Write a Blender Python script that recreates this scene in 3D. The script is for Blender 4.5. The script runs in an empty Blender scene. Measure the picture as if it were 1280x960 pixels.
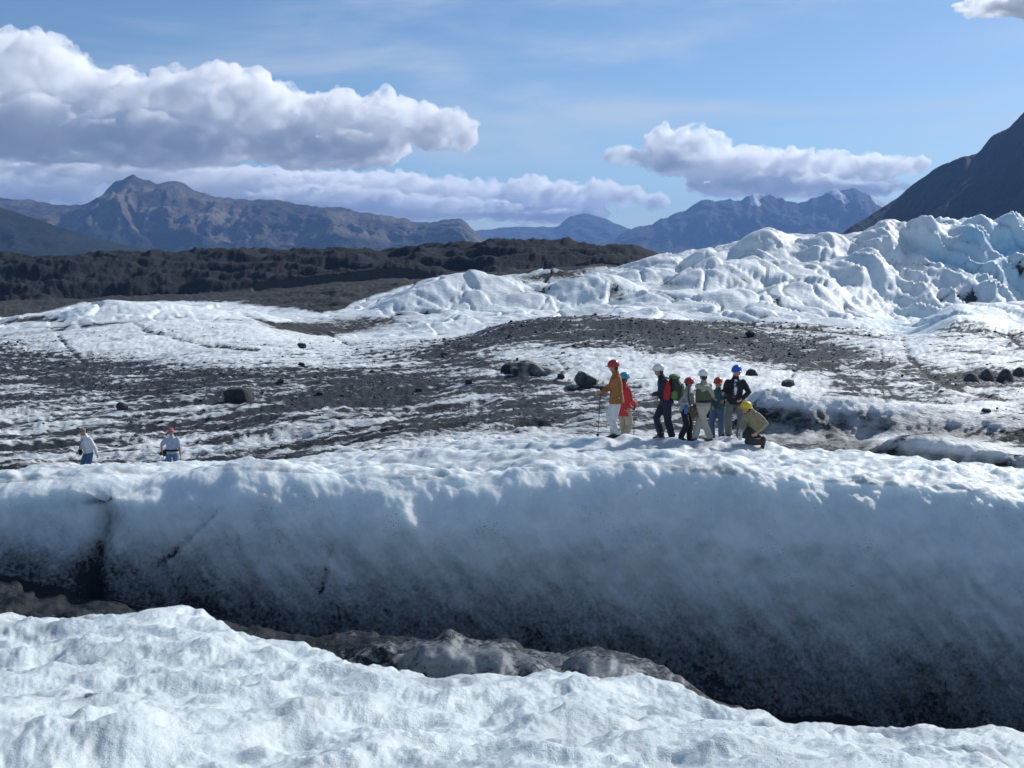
import bpy, bmesh, math, random
import numpy as np
from mathutils import Vector, Matrix, noise as mnoise

random.seed(7)
RNG = np.random.default_rng(11)
sc = bpy.context.scene
COL = sc.collection

# ------------------------------------------------------------------ camera
F = 1230.0                      # focal length in photo pixels (1280 wide)
HORIZON = 318.0                 # row of the true horizon in the photo
TH = math.atan((480 - HORIZON) / F)
CT, ST = math.cos(TH), math.sin(TH)
cam = bpy.data.cameras.new('camera')
cam.sensor_width = 36.0
cam.lens = 36.0 * F / 1280.0
cam.clip_start = 0.1
cam.clip_end = 150000.0
cam_o = bpy.data.objects.new('camera', cam)
COL.objects.link(cam_o)
cam_o.location = (0, 0, 0)
cam_o.rotation_euler = (math.radians(90) - TH, 0, 0)
sc.camera = cam_o

# ------------------------------------------------------------------ light
SUN_EL = math.radians(32)
SUN_AZ = math.radians(46)       # clockwise from the view direction: ahead and to the right
SUN_DIR = Vector((math.cos(SUN_EL) * math.sin(SUN_AZ), math.cos(SUN_EL) * math.cos(SUN_AZ), math.sin(SUN_EL)))
sun = bpy.data.lights.new('sun', 'SUN')
sun.energy = 5.0
sun.angle = math.radians(0.53)
sun.color = (1.0, 0.97, 0.925)
sun_o = bpy.data.objects.new('sun', sun)
COL.objects.link(sun_o)
sun_o.rotation_euler = SUN_DIR.to_track_quat('Z', 'Y').to_euler()

world = bpy.data.worlds.new('World')
sc.world = world
world.use_nodes = True
wn = world.node_tree
for n in list(wn.nodes):
    wn.nodes.remove(n)
w_out = wn.nodes.new('ShaderNodeOutputWorld')
w_bg = wn.nodes.new('ShaderNodeBackground')
w_sky = wn.nodes.new('ShaderNodeTexSky')
w_sky.sky_type = 'NISHITA'
w_sky.sun_disc = False
w_sky.sun_elevation = SUN_EL
w_sky.sun_rotation = SUN_AZ
w_sky.altitude = 600
w_sky.air_density = 1.0
w_sky.dust_density = 0.4
w_sky.ozone_density = 1.6
w_bg.inputs['Strength'].default_value = 0.09
w_mul = wn.nodes.new('ShaderNodeMix'); w_mul.data_type = 'RGBA'; w_mul.blend_type = 'MULTIPLY'
w_mul.inputs[0].default_value = 1.0
w_mul.inputs[7].default_value = (0.81, 0.97, 1.12, 1.0)
wn.links.new(w_sky.outputs[0], w_mul.inputs[6])
# thin cirrus
w_tc = wn.nodes.new('ShaderNodeTexCoord'); w_mp = wn.nodes.new('ShaderNodeMapping')
w_mp.inputs['Rotation'].default_value = (0.5, -0.35, 0.2); w_mp.inputs['Scale'].default_value = (1.4, 3.0, 9.0)
wn.links.new(w_tc.outputs['Generated'], w_mp.inputs['Vector'])
w_n1 = wn.nodes.new('ShaderNodeTexNoise'); w_n1.inputs['Scale'].default_value = 1.6; w_n1.inputs['Detail'].default_value = 7; w_n1.inputs['Roughness'].default_value = .55; w_n1.inputs['Distortion'].default_value = .5
wn.links.new(w_mp.outputs[0], w_n1.inputs['Vector'])
w_r = wn.nodes.new('ShaderNodeMapRange'); w_r.interpolation_type = 'SMOOTHSTEP'
w_r.inputs[1].default_value = .44; w_r.inputs[2].default_value = .70; w_r.inputs[4].default_value = .55
wn.links.new(w_n1.outputs['Fac'], w_r.inputs[0])
w_mx = wn.nodes.new('ShaderNodeMix'); w_mx.data_type = 'RGBA'
w_mx.inputs[7].default_value = (7.6, 8.2, 9.0, 1)
wn.links.new(w_r.outputs[0], w_mx.inputs[0]); wn.links.new(w_mul.outputs[2], w_mx.inputs[6])
wn.links.new(w_mx.outputs[2], w_bg.inputs['Color'])
wn.links.new(w_bg.outputs[0], w_out.inputs['Surface'])

sc.view_settings.view_transform = 'Standard'
sc.view_settings.look = 'None'
sc.view_settings.exposure = 0.0
sc.view_settings.gamma = 1.0
sc.cycles.max_bounces = 42
sc.cycles.diffuse_bounces = 3
sc.cycles.glossy_bounces = 2
sc.cycles.transmission_bounces = 2
sc.cycles.volume_bounces = 40
sc.cycles.transparent_max_bounces = 24
sc.cycles.use_denoising = True
sc.cycles.sample_clamp_indirect = 4.0


# ------------------------------------------------------------------ helpers
def ray(px, py):
    """x/y and z/y of the line of sight through a photo pixel."""
    u = (px - 640.0) / F
    v = (480.0 - py) / F
    d = CT + v * ST
    return u / d, (-ST + v * CT) / d


def at(px, py, D):
    a, b = ray(px, py)
    return Vector((a * D, D, b * D))


def project(x, y, z):
    f = y * CT - z * ST
    up = y * ST + z * CT
    return 640 + F * x / f, 480 - F * up / f


_perm = RNG.permutation(256).astype(np.int64)
_perm = np.concatenate([_perm, _perm, _perm])
_g = RNG.normal(size=(256, 3))
_g /= np.linalg.norm(_g, axis=1)[:, None]
_g = _g.astype(np.float32)


def pn(x, y, z):
    """3-D gradient noise, about -0.6..0.6"""
    x = np.asarray(x, np.float64); y = np.asarray(y, np.float64) + 0 * x; z = np.asarray(z, np.float64) + 0 * x
    xi = np.floor(x); yi = np.floor(y); zi = np.floor(z)
    xf = (x - xi).astype(np.float32); yf = (y - yi).astype(np.float32); zf = (z - zi).astype(np.float32)
    xi = xi.astype(np.int64) & 255; yi = yi.astype(np.int64) & 255; zi = zi.astype(np.int64) & 255
    u = xf * xf * xf * (xf * (xf * 6 - 15) + 10)
    v = yf * yf * yf * (yf * (yf * 6 - 15) + 10)
    w = zf * zf * zf * (zf * (zf * 6 - 15) + 10)
    A = _perm[xi]; B = _perm[xi + 1]
    AA = _perm[A + yi]; AB = _perm[A + yi + 1]; BA = _perm[B + yi]; BB = _perm[B + yi + 1]

    def g(h, a, b, c):
        q = _g[h]
        return q[..., 0] * a + q[..., 1] * b + q[..., 2] * c
    x1 = xf - 1; y1 = yf - 1; z1 = zf - 1
    def L(a, b, t):
        return a + (b - a) * t
    lo = L(L(g(_perm[AA + zi], xf, yf, zf), g(_perm[BA + zi], x1, yf, zf), u),
           L(g(_perm[AB + zi], xf, y1, zf), g(_perm[BB + zi], x1, y1, zf), u), v)
    hi = L(L(g(_perm[AA + zi + 1], xf, yf, z1), g(_perm[BA + zi + 1], x1, yf, z1), u),
           L(g(_perm[AB + zi + 1], xf, y1, z1), g(_perm[BB + zi + 1], x1, y1, z1), u), v)
    return L(lo, hi, w)


def fbm(x, y, z, octaves=4, gain=0.5, kind='n', lac=2.03):
    s = 0.0; a = 1.0; t = 0.0
    for i in range(octaves):
        q = pn(x + 17.3 * i, y - 9.1 * i, z + 5.7 * i)
        if kind == 'b':                 # billow: round tops, sharp hollows
            q = np.abs(q) * 2.4 - 0.5
        elif kind == 'r':               # ridged: sharp tops
            q = 0.5 - np.abs(q) * 2.4
        else:
            q = q * 1.6
        s = s + a * q; t += a
        x = x * lac; y = y * lac; z = z * lac
        a *= gain
    return s / t


def sstep(a, b, x):
    t = np.clip((x - a) / (b - a), 0, 1)
    return t * t * (3 - 2 * t)


def pchip(xk, yk, x):
    """monotone cubic through 1-D knots"""
    xk = np.asarray(xk, float); yk = np.asarray(yk, float)
    h = np.diff(xk); d = np.diff(yk) / h
    m = np.zeros_like(yk)
    m[0] = d[0]; m[-1] = d[-1]
    for i in range(1, len(xk) - 1):
        if d[i - 1] * d[i] > 0:
            w1 = 2 * h[i] + h[i - 1]; w2 = h[i] + 2 * h[i - 1]
            m[i] = (w1 + w2) / (w1 / d[i - 1] + w2 / d[i])
    x = np.clip(x, xk[0], xk[-1])
    k = np.clip(np.searchsorted(xk, x, side='right') - 1, 0, len(xk) - 2)
    t = (x - xk[k]) / h[k]
    return ((1 + 2 * t) * (1 - t) ** 2 * yk[k] + t * (1 - t) ** 2 * h[k] * m[k]
            + t * t * (3 - 2 * t) * yk[k + 1] + t * t * (t - 1) * h[k] * m[k + 1])


def grid_mesh(name, P, mat, attrs=None, flip=False, smooth=True):
    """P: rows x cols x 3 array of points -> one mesh"""
    r, c = P.shape[:2]
    me = bpy.data.meshes.new(name)
    idx = np.arange(r * c).reshape(r, c)
    q = np.stack([idx[:-1, :-1], idx[:-1, 1:], idx[1:, 1:], idx[1:, :-1]], -1).reshape(-1, 4)
    if flip:
        q = q[:, ::-1]
    n = len(q)
    me.vertices.add(r * c); me.loops.add(n * 4); me.polygons.add(n)
    me.vertices.foreach_set('co', P.reshape(-1).astype(np.float32))
    me.loops.foreach_set('vertex_index', q.reshape(-1).astype(np.int32))
    me.polygons.foreach_set('loop_start', (np.arange(n) * 4).astype(np.int32))
    me.polygons.foreach_set('loop_total', np.full(n, 4, np.int32))
    me.polygons.foreach_set('use_smooth', np.full(n, smooth))
    me.update()
    for k, v in (attrs or {}).items():
        a = me.attributes.new(k, 'FLOAT', 'POINT')
        a.data.foreach_set('value', np.asarray(v, np.float32).reshape(-1))
    if mat:
        me.materials.append(mat)
    return me


def link(name, me, parent=None, kind=None, label=None, category=None, group=None):
    o = bpy.data.objects.new(name, me)
    COL.objects.link(o)
    if parent:
        o.parent = parent
    if kind: o['kind'] = kind
    if label: o['label'] = label
    if category: o['category'] = category
    if group: o['group'] = group
    return o


# ------------------------------------------------------------------ materials
def new_mat(name):
    m = bpy.data.materials.new(name)
    m.use_nodes = True
    nt = m.node_tree
    for n in list(nt.nodes):
        nt.nodes.remove(n)
    return m, nt


class NT:
    """tiny node graph writer"""
    def __init__(s, nt):
        s.nt = nt
    def node(s, t, **kw):
        n = s.nt.nodes.new(t)
        for k, v in kw.items():
            if k.startswith('i_'):
                key = k[2:].replace('_', ' ')
                s.set(n.inputs[key], v)
            else:
                setattr(n, k, v)
        return n
    def set(s, inp, v):
        if isinstance(v, bpy.types.NodeSocket):
            s.nt.links.new(v, inp)
        else:
            inp.default_value = v
    def math(s, op, a, b=None, c=None, clamp=False):
        n = s.nt.nodes.new('ShaderNodeMath'); n.operation = op; n.use_clamp = clamp
        s.set(n.inputs[0], a)
        if b is not None: s.set(n.inputs[1], b)
        if c is not None: s.set(n.inputs[2], c)
        return n.outputs[0]
    def attr(s, name):
        n = s.nt.nodes.new('ShaderNodeAttribute'); n.attribute_name = name
        return n.outputs['Fac']
    def noise(s, scale, detail=4, rough=0.5, vec=None, dist=0.0):
        n = s.nt.nodes.new('ShaderNodeTexNoise')
        n.inputs['Scale'].default_value = scale; n.inputs['Detail'].default_value = detail
        n.inputs['Roughness'].default_value = rough; n.inputs['Distortion'].default_value = dist
        if vec is not None: s.nt.links.new(vec, n.inputs['Vector'])
        return n.outputs['Fac']
    def coord(s, scale=(1, 1, 1), rot=(0, 0, 0), which='Object'):
        t = s.nt.nodes.new('ShaderNodeTexCoord')
        m = s.nt.nodes.new('ShaderNodeMapping')
        m.inputs['Scale'].default_value = scale; m.inputs['Rotation'].default_value = rot
        s.nt.links.new(t.outputs[which], m.inputs['Vector'])
        return m.outputs[0]
    def mix(s, f, a, b):
        n = s.nt.nodes.new('ShaderNodeMix'); n.data_type = 'RGBA'
        s.set(n.inputs[0], f); s.set(n.inputs[6], a); s.set(n.inputs[7], b)
        return n.outputs[2]
    def ramp(s, f, lo, hi):
        n = s.nt.nodes.new('ShaderNodeMapRange'); n.interpolation_type = 'SMOOTHSTEP'
        s.set(n.inputs[0], f); n.inputs[1].default_value = lo; n.inputs[2].default_value = hi
        return n.outputs[0]


def c4(r, g, b):
    return (r, g, b, 1.0)


def ice_material(name, fine, bump_d, dirt_col=(0.021, 0.027, 0.035), ice_col=(0.82, 0.85, 0.84), rough=0.42, spec=0.5, grit=1.5, aniso=None, film_k=.5, sss=0.):
    """ice with debris on it. fine = scale of the finest grit (1/m); attributes: dirt, blue"""
    m, nt = new_mat(name)
    g = NT(nt)
    out = g.node('ShaderNodeOutputMaterial')
    p = g.node('ShaderNodeBsdfPrincipled')
    nt.links.new(p.outputs[0], out.inputs[0])
    co = g.coord()
    if aniso:
        co = g.coord(aniso, (0, 0, -.38))
    n1 = g.noise(fine, 6, 0.62, co)
    n2 = g.noise(fine * 5.3, 3, 0.6, co)
    dirt = g.attr('dirt')
    blue = g.attr('blue')
    # grit: attribute pushed through high-frequency noise so that its rim is grains, not a blur
    n0 = g.noise(fine * .33, 3, 0.6, co)
    s = g.math('ADD', dirt, g.math('MULTIPLY', g.math('SUBTRACT', n1, 0.5), grit))
    s = g.math('ADD', s, g.math('MULTIPLY', g.math('SUBTRACT', n0, 0.5), grit * .7))
    s = g.math('ADD', s, g.math('MULTIPLY', g.math('SUBTRACT', n2, 0.5), 0.75))
    mask = g.ramp(s, 0.36, 0.64)
    if sss:     # windblown specks of grit on clean ice
        spk = g.math('ADD', g.noise(fine * 3.2, 1, .5, co), g.math('MULTIPLY', g.math('SUBTRACT', g.noise(fine * .12, 4, .6, co), .5), .55))
        mask = g.math('MAXIMUM', mask, g.math('MULTIPLY', g.ramp(spk, .74, .80), .85))
    icec = g.mix(g.ramp(g.noise(fine * 0.13, 4, 0.6, co), 0.35, 0.7), c4(*ice_col), c4(ice_col[0] * .86, ice_col[1] * .89, ice_col[2] * .91))
    icec = g.mix(blue, icec, c4(0.30, 0.60, 0.78))
    # a thin film of dust greys the ice near the grit
    film = g.math('MULTIPLY', g.ramp(s, -0.25, 0.55), film_k)
    icec = g.mix(film, icec, c4(0.33, 0.355, 0.37))
    silt_shade = g.math('MULTIPLY', g.attr('silt_shade'), g.math('ADD', 0.55, g.math('MULTIPLY', n1, 0.9)), clamp=True)
    icec = g.mix(silt_shade, icec, c4(0.050, 0.058, 0.066))
    dc = g.mix(g.noise(fine * 1.7, 5, 0.7, co), c4(dirt_col[0] * .45, dirt_col[1] * .45, dirt_col[2] * .48),
               c4(dirt_col[0] * 1.75, dirt_col[1] * 1.7, dirt_col[2] * 1.6))
    col = g.mix(g.math('MULTIPLY', mask, .97), icec, dc)
    nt.links.new(col, p.inputs['Base Color'])
    r = g.math('ADD', g.math('MULTIPLY', mask, 0.3), rough)
    r = g.math('SUBTRACT', r, g.math('MULTIPLY', n2, 0.12))
    nt.links.new(r, p.inputs['Roughness'])
    p.inputs['IOR'].default_value = 1.33
    p.inputs['Specular IOR Level'].default_value = spec
    if sss:
        nt.links.new(g.math('MULTIPLY', g.math('SUBTRACT', 1.0, mask), .85), p.inputs['Subsurface Weight'])
        p.inputs['Subsurface Radius'].default_value = (.75, .9, 1.0)
        p.inputs['Subsurface Scale'].default_value = sss
    b = g.node('ShaderNodeBump')
    h = g.math('ADD', g.noise(fine * 0.9, 5, 0.6, co), g.math('MULTIPLY', n2, 0.35))
    h = g.math('ADD', h, g.math('MULTIPLY', mask, g.math('MULTIPLY', n1, 0.8)))
    nt.links.new(h, b.inputs['Height'])
    b.inputs['Strength'].default_value = 0.75
    b.inputs['Distance'].default_value = bump_d
    nt.links.new(b.outputs[0], p.inputs['Normal'])
    return m


# ================================================================== GLACIER SHEET
# cross-valley lines from the camera outwards: distance (or distances) and the photo rows they pass through
PXC = [-260, 0, 150, 300, 440, 560, 640, 740, 860, 960, 1060, 1130, 1200, 1280, 1540]


def curve(D, py, px=None):
    px = PXC if px is None else px
    return (px, D if np.iterable(D) else [D] * len(px), py)


PF = [-260, 0, 100, 200, 300, 400, 500, 600, 700, 740, 900, 960, 1100, 1280, 1540]
CURVES = [
    ('fg', 60, curve(1.15, [318 + 1.6 / 1.15 * F] * 15)),
    ('fg', 140, curve(3.0, [1000] * 15)),
    ('fg', 210, curve([5.2, 5.0, 4.9, 4.8, 4.7, 4.6, 4.5, 4.4, 4.3, 4.25, 4.1, 4.0, 3.9, 3.8, 3.6],
                     [862, 862, 862, 866, 872, 885, 895, 905, 908, 908, 915, 925, 935, 950, 965], PF)),
    ('fg', 90, curve([9.5, 9.0, 8.7, 8.4, 8.0, 7.7, 7.3, 6.9, 6.5, 6.35, 5.8, 5.6, 5.2, 4.8, 4.3],
                     [775, 772, 775, 779, 797, 818, 842, 857, 854, 852, 874, 885, 903, 924, 950], PF)),
    ('floor', 46, curve([10.6] * 7 + [9.8, 9.2, 9.0, 8.6, 8.2, 8.0, 7.6, 7.2],
                     [850, 850, 850, 860, 870, 890, 915, 930, 940, 950, 975, 1000, 1020, 1050, 1080], PF)),
    ('floor', 60, curve([12.6, 12.6, 12.4, 12.2, 12.0, 11.8, 11.5, 11.3, 11.0, 11.0, 10.8, 10.6, 10.6, 10.4, 10.2],
                     [762, 766, 777, 788, 808, 812, 800, 812, 850, 832, 890, 915, 942, 965, 970], PF)),
    ('ridge', 70, curve(15.0, [722, 722, 735, 758, 785, 802, 812, 818, 832, 840, 872, 888, 905, 930, 950], PF)),
    ('ridge', 100, curve(15.55, [662, 668, 668, 690, 700, 720, 735, 745, 752, 760, 790, 800, 800, 815, 830], PF)),
    ('ridge', 110, curve(15.9, [618, 622, 610, 625, 630, 640, 650, 655, 658, 662, 672, 678, 680, 692, 700], PF)),
    ('ridge', 90, curve(16.7, [605, 600, 592, 587, 582, 586, 592, 594, 577, 577, 584, 590, 597, 610, 630], PF)),
    ('ridge', 60, curve(19.0, [606, 603, 594, 588, 584, 585, 588, 582, 571, 570, 572, 574, 584, 597, 610], PF)),
    ('ridge', 60, curve(22.3, [612, 604, 592, 586, 578, 574, 566, 556, 552, 552, 551, 556, 571, 588, 600], PF)),
    ('field', 40, curve(24.3, [620, 615, 603, 600, 592, 570, 562, 556, 563, 564, 568, 574, 586, 606, 615], PF)),
    ('field', 30, curve(27.0, [618, 612, 606, 600, 592, 565, 558, 556, 561, 567, 582, 590, 592, 600, 612])),
    ('field', 50, curve(27.5, [615, 608, 606, 598, 592, 562, 556, 556, 561, 568, 580, 552, 556, 566, 570])),
    ('field', 60, curve(31.5, [612, 606, 603, 596, 584, 570, 564, 558, 566, 568, 582, 572, 574, 578, 580])),
    ('field', 40, curve(38.0, [587, 583, 580, 570, 556, 546, 539, 534, 530, 540, 549, 553, 556, 558, 562])),
    ('field', 50, curve(40., [580, 575, 572, 562, 548, 540, 532, 526, 520, 484, 497, 507, 514, 522, 530])),
    ('field', 50, curve(50., [550, 545, 540, 530, 523, 516, 510, 508, 502, 500, 509, 516, 521, 526, 530])),
    ('field', 50, curve(65., [516, 512, 508, 498, 492, 487, 483, 482, 478, 474, 482, 487, 490, 492, 494])),
    ('field', 40, curve(80., [494, 490, 487, 478, 474, 470, 464, 459, 457, 458, 466, 468, 468, 468, 468])),
    ('field', 40, curve(92., [480, 477, 474, 466, 463, 458, 448, 437, 445, 453, 455, 453, 452, 450, 450])),
    ('field', 50, curve(112., [468, 466, 463, 455, 453, 449, 448, 446, 442, 445, 442, 438, 433, 431, 430])),
    ('field', 44, curve(140., [452, 450, 447, 440, 441, 434, 424, 414, 420, 433, 426, 419, 420, 428, 430])),
    ('field', 44, curve(170., [436, 432, 425, 425, 433, 426, 406, 397, 401, 409, 414, 424, 432, 436, 436])),
    ('ice', 44, curve(198., [425, 417, 402, 405, 426, 420, 411, 404, 403, 407, 411, 420, 391, 402, 410])),
    ('ice', 44, curve(230., [412, 401, 376, 389, 413, 402, 395, 388, 384, 386, 393, 400, 388, 380, 370])),
    ('ice', 36, curve(262., [416, 412, 402, 404, 396, 380, 384, 382, 374, 372, 380, 402, 403, 405, 400])),
    ('ice', 60, curve(300., [410, 405, 402, 400, 388, 350, 344, 354, 346, 336, 340, 352, 340, 342, 340])),
    ('ice', 36, curve(345., [402, 398, 394, 390, 376, 362, 362, 345, 328, 306, 298, 290, 279, 280, 285])),
    ('ice', 40, curve(400., [392, 388, 384, 378, 364, 350, 350, 333, 314, 295, 291, 291, 296, 300, 305])),
    ('moraine', 50, curve(470., [378, 374, 370, 362, 350, 340, 336, 333, 332, 322, 322, 322, 322, 322, 330])),
    ('moraine', 60, curve(600., [322, 323, 323, 320, 319, 312, 307, 310, 322, 330, 332, 332, 332, 332, 330])),
    ('moraine', 6, curve(760., [332] * 15)),
    ('end', 0, curve(1500., [332] * 15)),
]

S_IN = np.linspace(-0.555, 0.555, 660)
S_OUT = 0.555 + np.cumsum(np.linspace(0.0035, 0.045, 22))
S = np.concatenate([-S_OUT[::-1], S_IN, S_OUT])
NC = len(S)

Dk, Zk, part, rows = [], [], [], []
for nm, nr, (px, D, py) in CURVES:
    p = 640 + S * F
    for _ in range(8):
        yy = pchip(px, py, p)
        p = 640 + S * F * (CT + (480 - yy) / F * ST)
    yy = pchip(px, py, p)
    dd = pchip(px, D, p)
    zz = ray(p, yy)[1] * dd
    Dk.append(dd); Zk.append(zz); part.append(nm); rows.append(max(3, int(nr * dict(fg=.62, floor=.75, ridge=.72, field=.72, ice=.88, moraine=.85).get(nm, 1))))
Dk = np.array(Dk); Zk = np.array(Zk)
Zk[0] = -1.6
# monotone-limited slopes along the distance
H = np.diff(Dk, axis=0); DL = np.diff(Zk, axis=0) / H
M = np.zeros_like(Zk); M[0] = DL[0]; M[-1] = DL[-1]
a, b = DL[:-1], DL[1:]
w1 = 2 * H[1:] + H[:-1]; w2 = H[1:] + 2 * H[:-1]
hm = (w1 + w2) / (w1 / np.where(a == 0, 1e-9, a) + w2 / np.where(b == 0, 1e-9, b))
M[1:-1] = np.where(a * b > 0, hm, 0)
R_D, R_Z, R_part = [], [], []
for k in range(len(CURVES) - 1):
    n = rows[k]
    for i in range(n):
        t = i / n
        R_D.append(Dk[k] + t * H[k])
        R_Z.append((1 + 2 * t) * (1 - t) ** 2 * Zk[k] + t * (1 - t) ** 2 * H[k] * M[k]
                   + t * t * (3 - 2 * t) * Zk[k + 1] + t * t * (t - 1) * H[k] * M[k + 1])
        R_part.append(part[k])
R_D.append(Dk[-1]); R_Z.append(Zk[-1]); R_part.append('end')
Y = np.array(R_D); Z0 = np.array(R_Z); X = Y * S[None, :]
R_part = np.array(R_part)
NR = len(R_part)
PX, PY = project(X, Y, Z0)


def normals(X, Y, Z):
    P = np.stack([X, Y, Z], -1)
    du = np.gradient(P, axis=1); dv = np.gradient(P, axis=0)
    n = np.cross(du, dv)
    return n / (np.linalg.norm(n, axis=-1, keepdims=True) + 1e-12)


# soften the kinks between the lines a little
def blur_rows(A, k):
    for _ in range(k):
        A = A.copy()
        A[1:-1] = 0.25 * A[:-2] + 0.5 * A[1:-1] + 0.25 * A[2:]
    return A


def blob(px, py, rx, ry, rot=0, soft=0.5):
    c, s = math.cos(math.radians(rot)), math.sin(math.radians(rot))
    u = ((PX - px) * c + (PY - py) * s) / rx
    v = (-(PX - px) * s + (PY - py) * c) / ry
    return 1 - sstep(1 - soft, 1 + soft, np.sqrt(u * u + v * v))


NRM = normals(X, Y, Z0)
disp = np.zeros_like(Z0)
near = 1 - sstep(20, 30, Y)
W = dict(fg=np.isin(R_part, ['fg']), floor=np.isin(R_part, ['floor']), ridge=np.isin(R_part, ['ridge']),
         field=np.isin(R_part, ['field']), ice=np.isin(R_part, ['ice']), moraine=np.isin(R_part, ['moraine', 'end']))
bx, by, bz = X, Y, Z0
warp = pn(bx * .5, by * .5, bz * .5)


def rowsof(*names):
    m = np.zeros(NR, bool)
    for n in names:
        m |= W[n]
    i = np.where(m)[0]
    return slice(i[0], i[-1] + 1)


# --- foreground, floor and middle ridge: rounded melt bumps
sl = rowsof('fg', 'floor', 'ridge')
x, y, z = bx[sl], by[sl], bz[sl]
wx = x + .25 * pn(x * 1.3, y * 1.3, z * 1.3 + 9); wy = y + .25 * pn(x * 1.3 + 4, y * 1.3, z * 1.3)
isR_ = W['ridge'][sl][:, None]
topw = sstep(16.2, 16.8, y) * isR_
d = np.where(isR_, .26, .34) * pn(x * .55 + 3, y * .55, z * .55) + np.where(isR_, 0.10, .19) * fbm(wx * 1.5, wy * 1.5, z * 1.5, 2, .5, 'n') + np.where(isR_, .035 + .045 * topw, .13) * fbm(wx * 3.2, wy * 3.2, z * 3.2, 2, .5, 'n')
d += np.where(isR_, 0.02 + .045 * topw, .05) * fbm(wx * 2.2, wy * 2.2, z * 2.2, 2, .45, 'b')
fine = fbm(wx * 7, wy * 7, z * 7, 3, .55, 'n')
isfg = W['fg'][sl][:, None]; isfl = W['floor'][sl][:, None]; isr = W['ridge'][sl][:, None]
d = d * np.where(isfg, 0.62 * sstep(1.2, 3, y), 1.0) * np.where(isfl, 0.9, 1.0)
d += fine * np.where(isfg, 0.030, 0.024)
d += isfg * .013 * fbm(wx * 15, wy * 15, z * 15, 2, .5, 'b') + topw * .01 * fbm(wx * 11, wy * 11, z * 11, 2, .5, 'b')
# steeply raked flutes and small steps on the shaded face
face = np.where(isr, 1 - sstep(16.3, 16.9, y), 0)
fl = fbm(x * 2.4 + z * 1.5, y * .4, z * .45, 3, .55, 'r')
d += face * 0.055 * fl
d += 0.03 * isfl * fbm(x * 5, y * 5, z * 5, 4, .6, 'n')
disp[sl] += d
rl = np.sin((y + .9 * pn(x * .18, 0 * x, 3.) * 2 + .04 * x) * 2 * math.pi / 1.75)
disp[sl] += isr * sstep(17.2, 18.2, y) * (1 - sstep(22.4, 23.4, y)) * .055 * rl * (.5 + sstep(-.2, .3, pn(x * .25, y * .2, 7.)))
# gullies that cut the ridge
PXs, PYs = PX[sl], PY[sl]
isr = W['ridge'][sl][:, None]
gx = 118 + 10 * np.sin(PYs / 24.) + (PYs - 640) * 0.05
gul = np.exp(-np.abs((PXs - gx) / 17.) ** 1.5) * isr * sstep(597, 640, PYs) * (1 - sstep(735, 765, PYs))
g2x = 250 - (PYs - 660) * 1.15
gul2 = np.exp(-((PXs - g2x) / 7.) ** 2) * isr * sstep(625, 650, PYs) * (1 - sstep(690, 715, PYs))
g3x = 410 - (PYs - 700) * .25
gul3 = np.exp(-((PXs - g3x) / 5.) ** 2) * isr * sstep(665, 690, PYs) * (1 - sstep(735, 765, PYs))
g4x = 160 - (PYs - 605) * 1.1
gul4 = np.exp(-((PYs - (640 - (PXs - 60) * .34)) / 6.) ** 2) * isr * sstep(70, 110, PXs) * (1 - sstep(150, 190, PXs))
disp[sl] -= 0.30 * gul + .05 * gul2 + .04 * gul3 + .08 * gul4

# --- open glacier: low raked hummocks
sl = rowsof('field')
x, y, z = bx[sl], by[sl], bz[sl]
ang = math.radians(24)
ru = x * math.cos(ang) + y * math.sin(ang); rv = -x * math.sin(ang) + y * math.cos(ang)
wv = rv + 1.6 * pn(x * .12, y * .12, 3.3) + .5 * pn(x * .5, y * .5, 1.3)
fade = sstep(22, 30, y)
farw = sstep(70, 140, y)
hum1 = fbm(ru * .11, wv * .30, .5, 3, .5, 'r')
hum2 = fbm(ru * .35, wv * 1.0, 4.5, 3, .55, 'r')
hum3 = fbm(x * 1.6, y * 2.2, 2.2, 3, .6, 'b')
big = fbm(x * .035, y * .05, 7.7, 3, .5, 'n')
hum4 = fbm(ru * 1.0, wv * 3.2, 8.5, 3, .6, 'r')
lump = (1 - .45 * blob(1080, 540, 330, 62)[sl] * (y < 45))
d = lump * (0.70 * hum1 + 0.42 * hum2 + .14 * hum3 + .13 * hum4) + big * (0.45 + 1.0 * farw)
disp[sl] += d * fade
hummock = np.zeros_like(Z0); hummock[sl] = .5 * hum1 + .6 * hum2 + .25 * hum3 + .5 * hum4
streak = np.zeros_like(Z0)
streak[sl] = .8 * fbm(ru * .10 + 40, wv * .62 + 7, 1.1, 5, .65, 'n') + .75 * fbm(ru * .22 + 4, wv * 1.9 + 7, 1.1, 4, .7, 'n')

# --- upper ice: domes, crevasses, seracs
sl = rowsof('ice')
x, y, z = bx[sl], by[sl], bz[sl]
fin = sstep(182, 215, y)
domes = fbm(x * .020 + .3 * pn(x * .02, y * .02, 1), y * .016, 3.1, 3, .45, 'b')
cr = np.abs(fbm(x * .035 + .01 * y + .35 * pn(x * .08, y * .08, 1), y * .012, 9.1, 3, .5, 'n'))
crack = 1 - sstep(0.0, .03, cr)
cr2 = np.abs(fbm(x * .02, y * .05 + .3 * pn(x * .06, y * .06, 5), 2.1, 3, .5, 'n'))
crack = np.maximum(crack, .8 * (1 - sstep(0, .02, cr2)))
rid = fbm(x * .05 + y * .03, y * .03 - x * .01, 6.1, 4, .52, 'r')
wall = blob(1200, 345, 170, 75, 0, .35)[sl] * sstep(255, 275, y)
wig = x + 2.5 * pn(x * .06, y * .06, z * .12) + .25 * z
flute = fbm(wig * .062, y * .03, z * .022, 4, .55, 'r')
left = 1 - sstep(420, 520, PX[sl])
d = (4.0 * domes + 1.0 * rid - 1.0 * crack) * (1 - .65 * left) * (1 - .6 * wall) + wall * (8. * flute) + .45 * fbm(x * .25, y * .25, z * .25, 3, .55, 'r')
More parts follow.
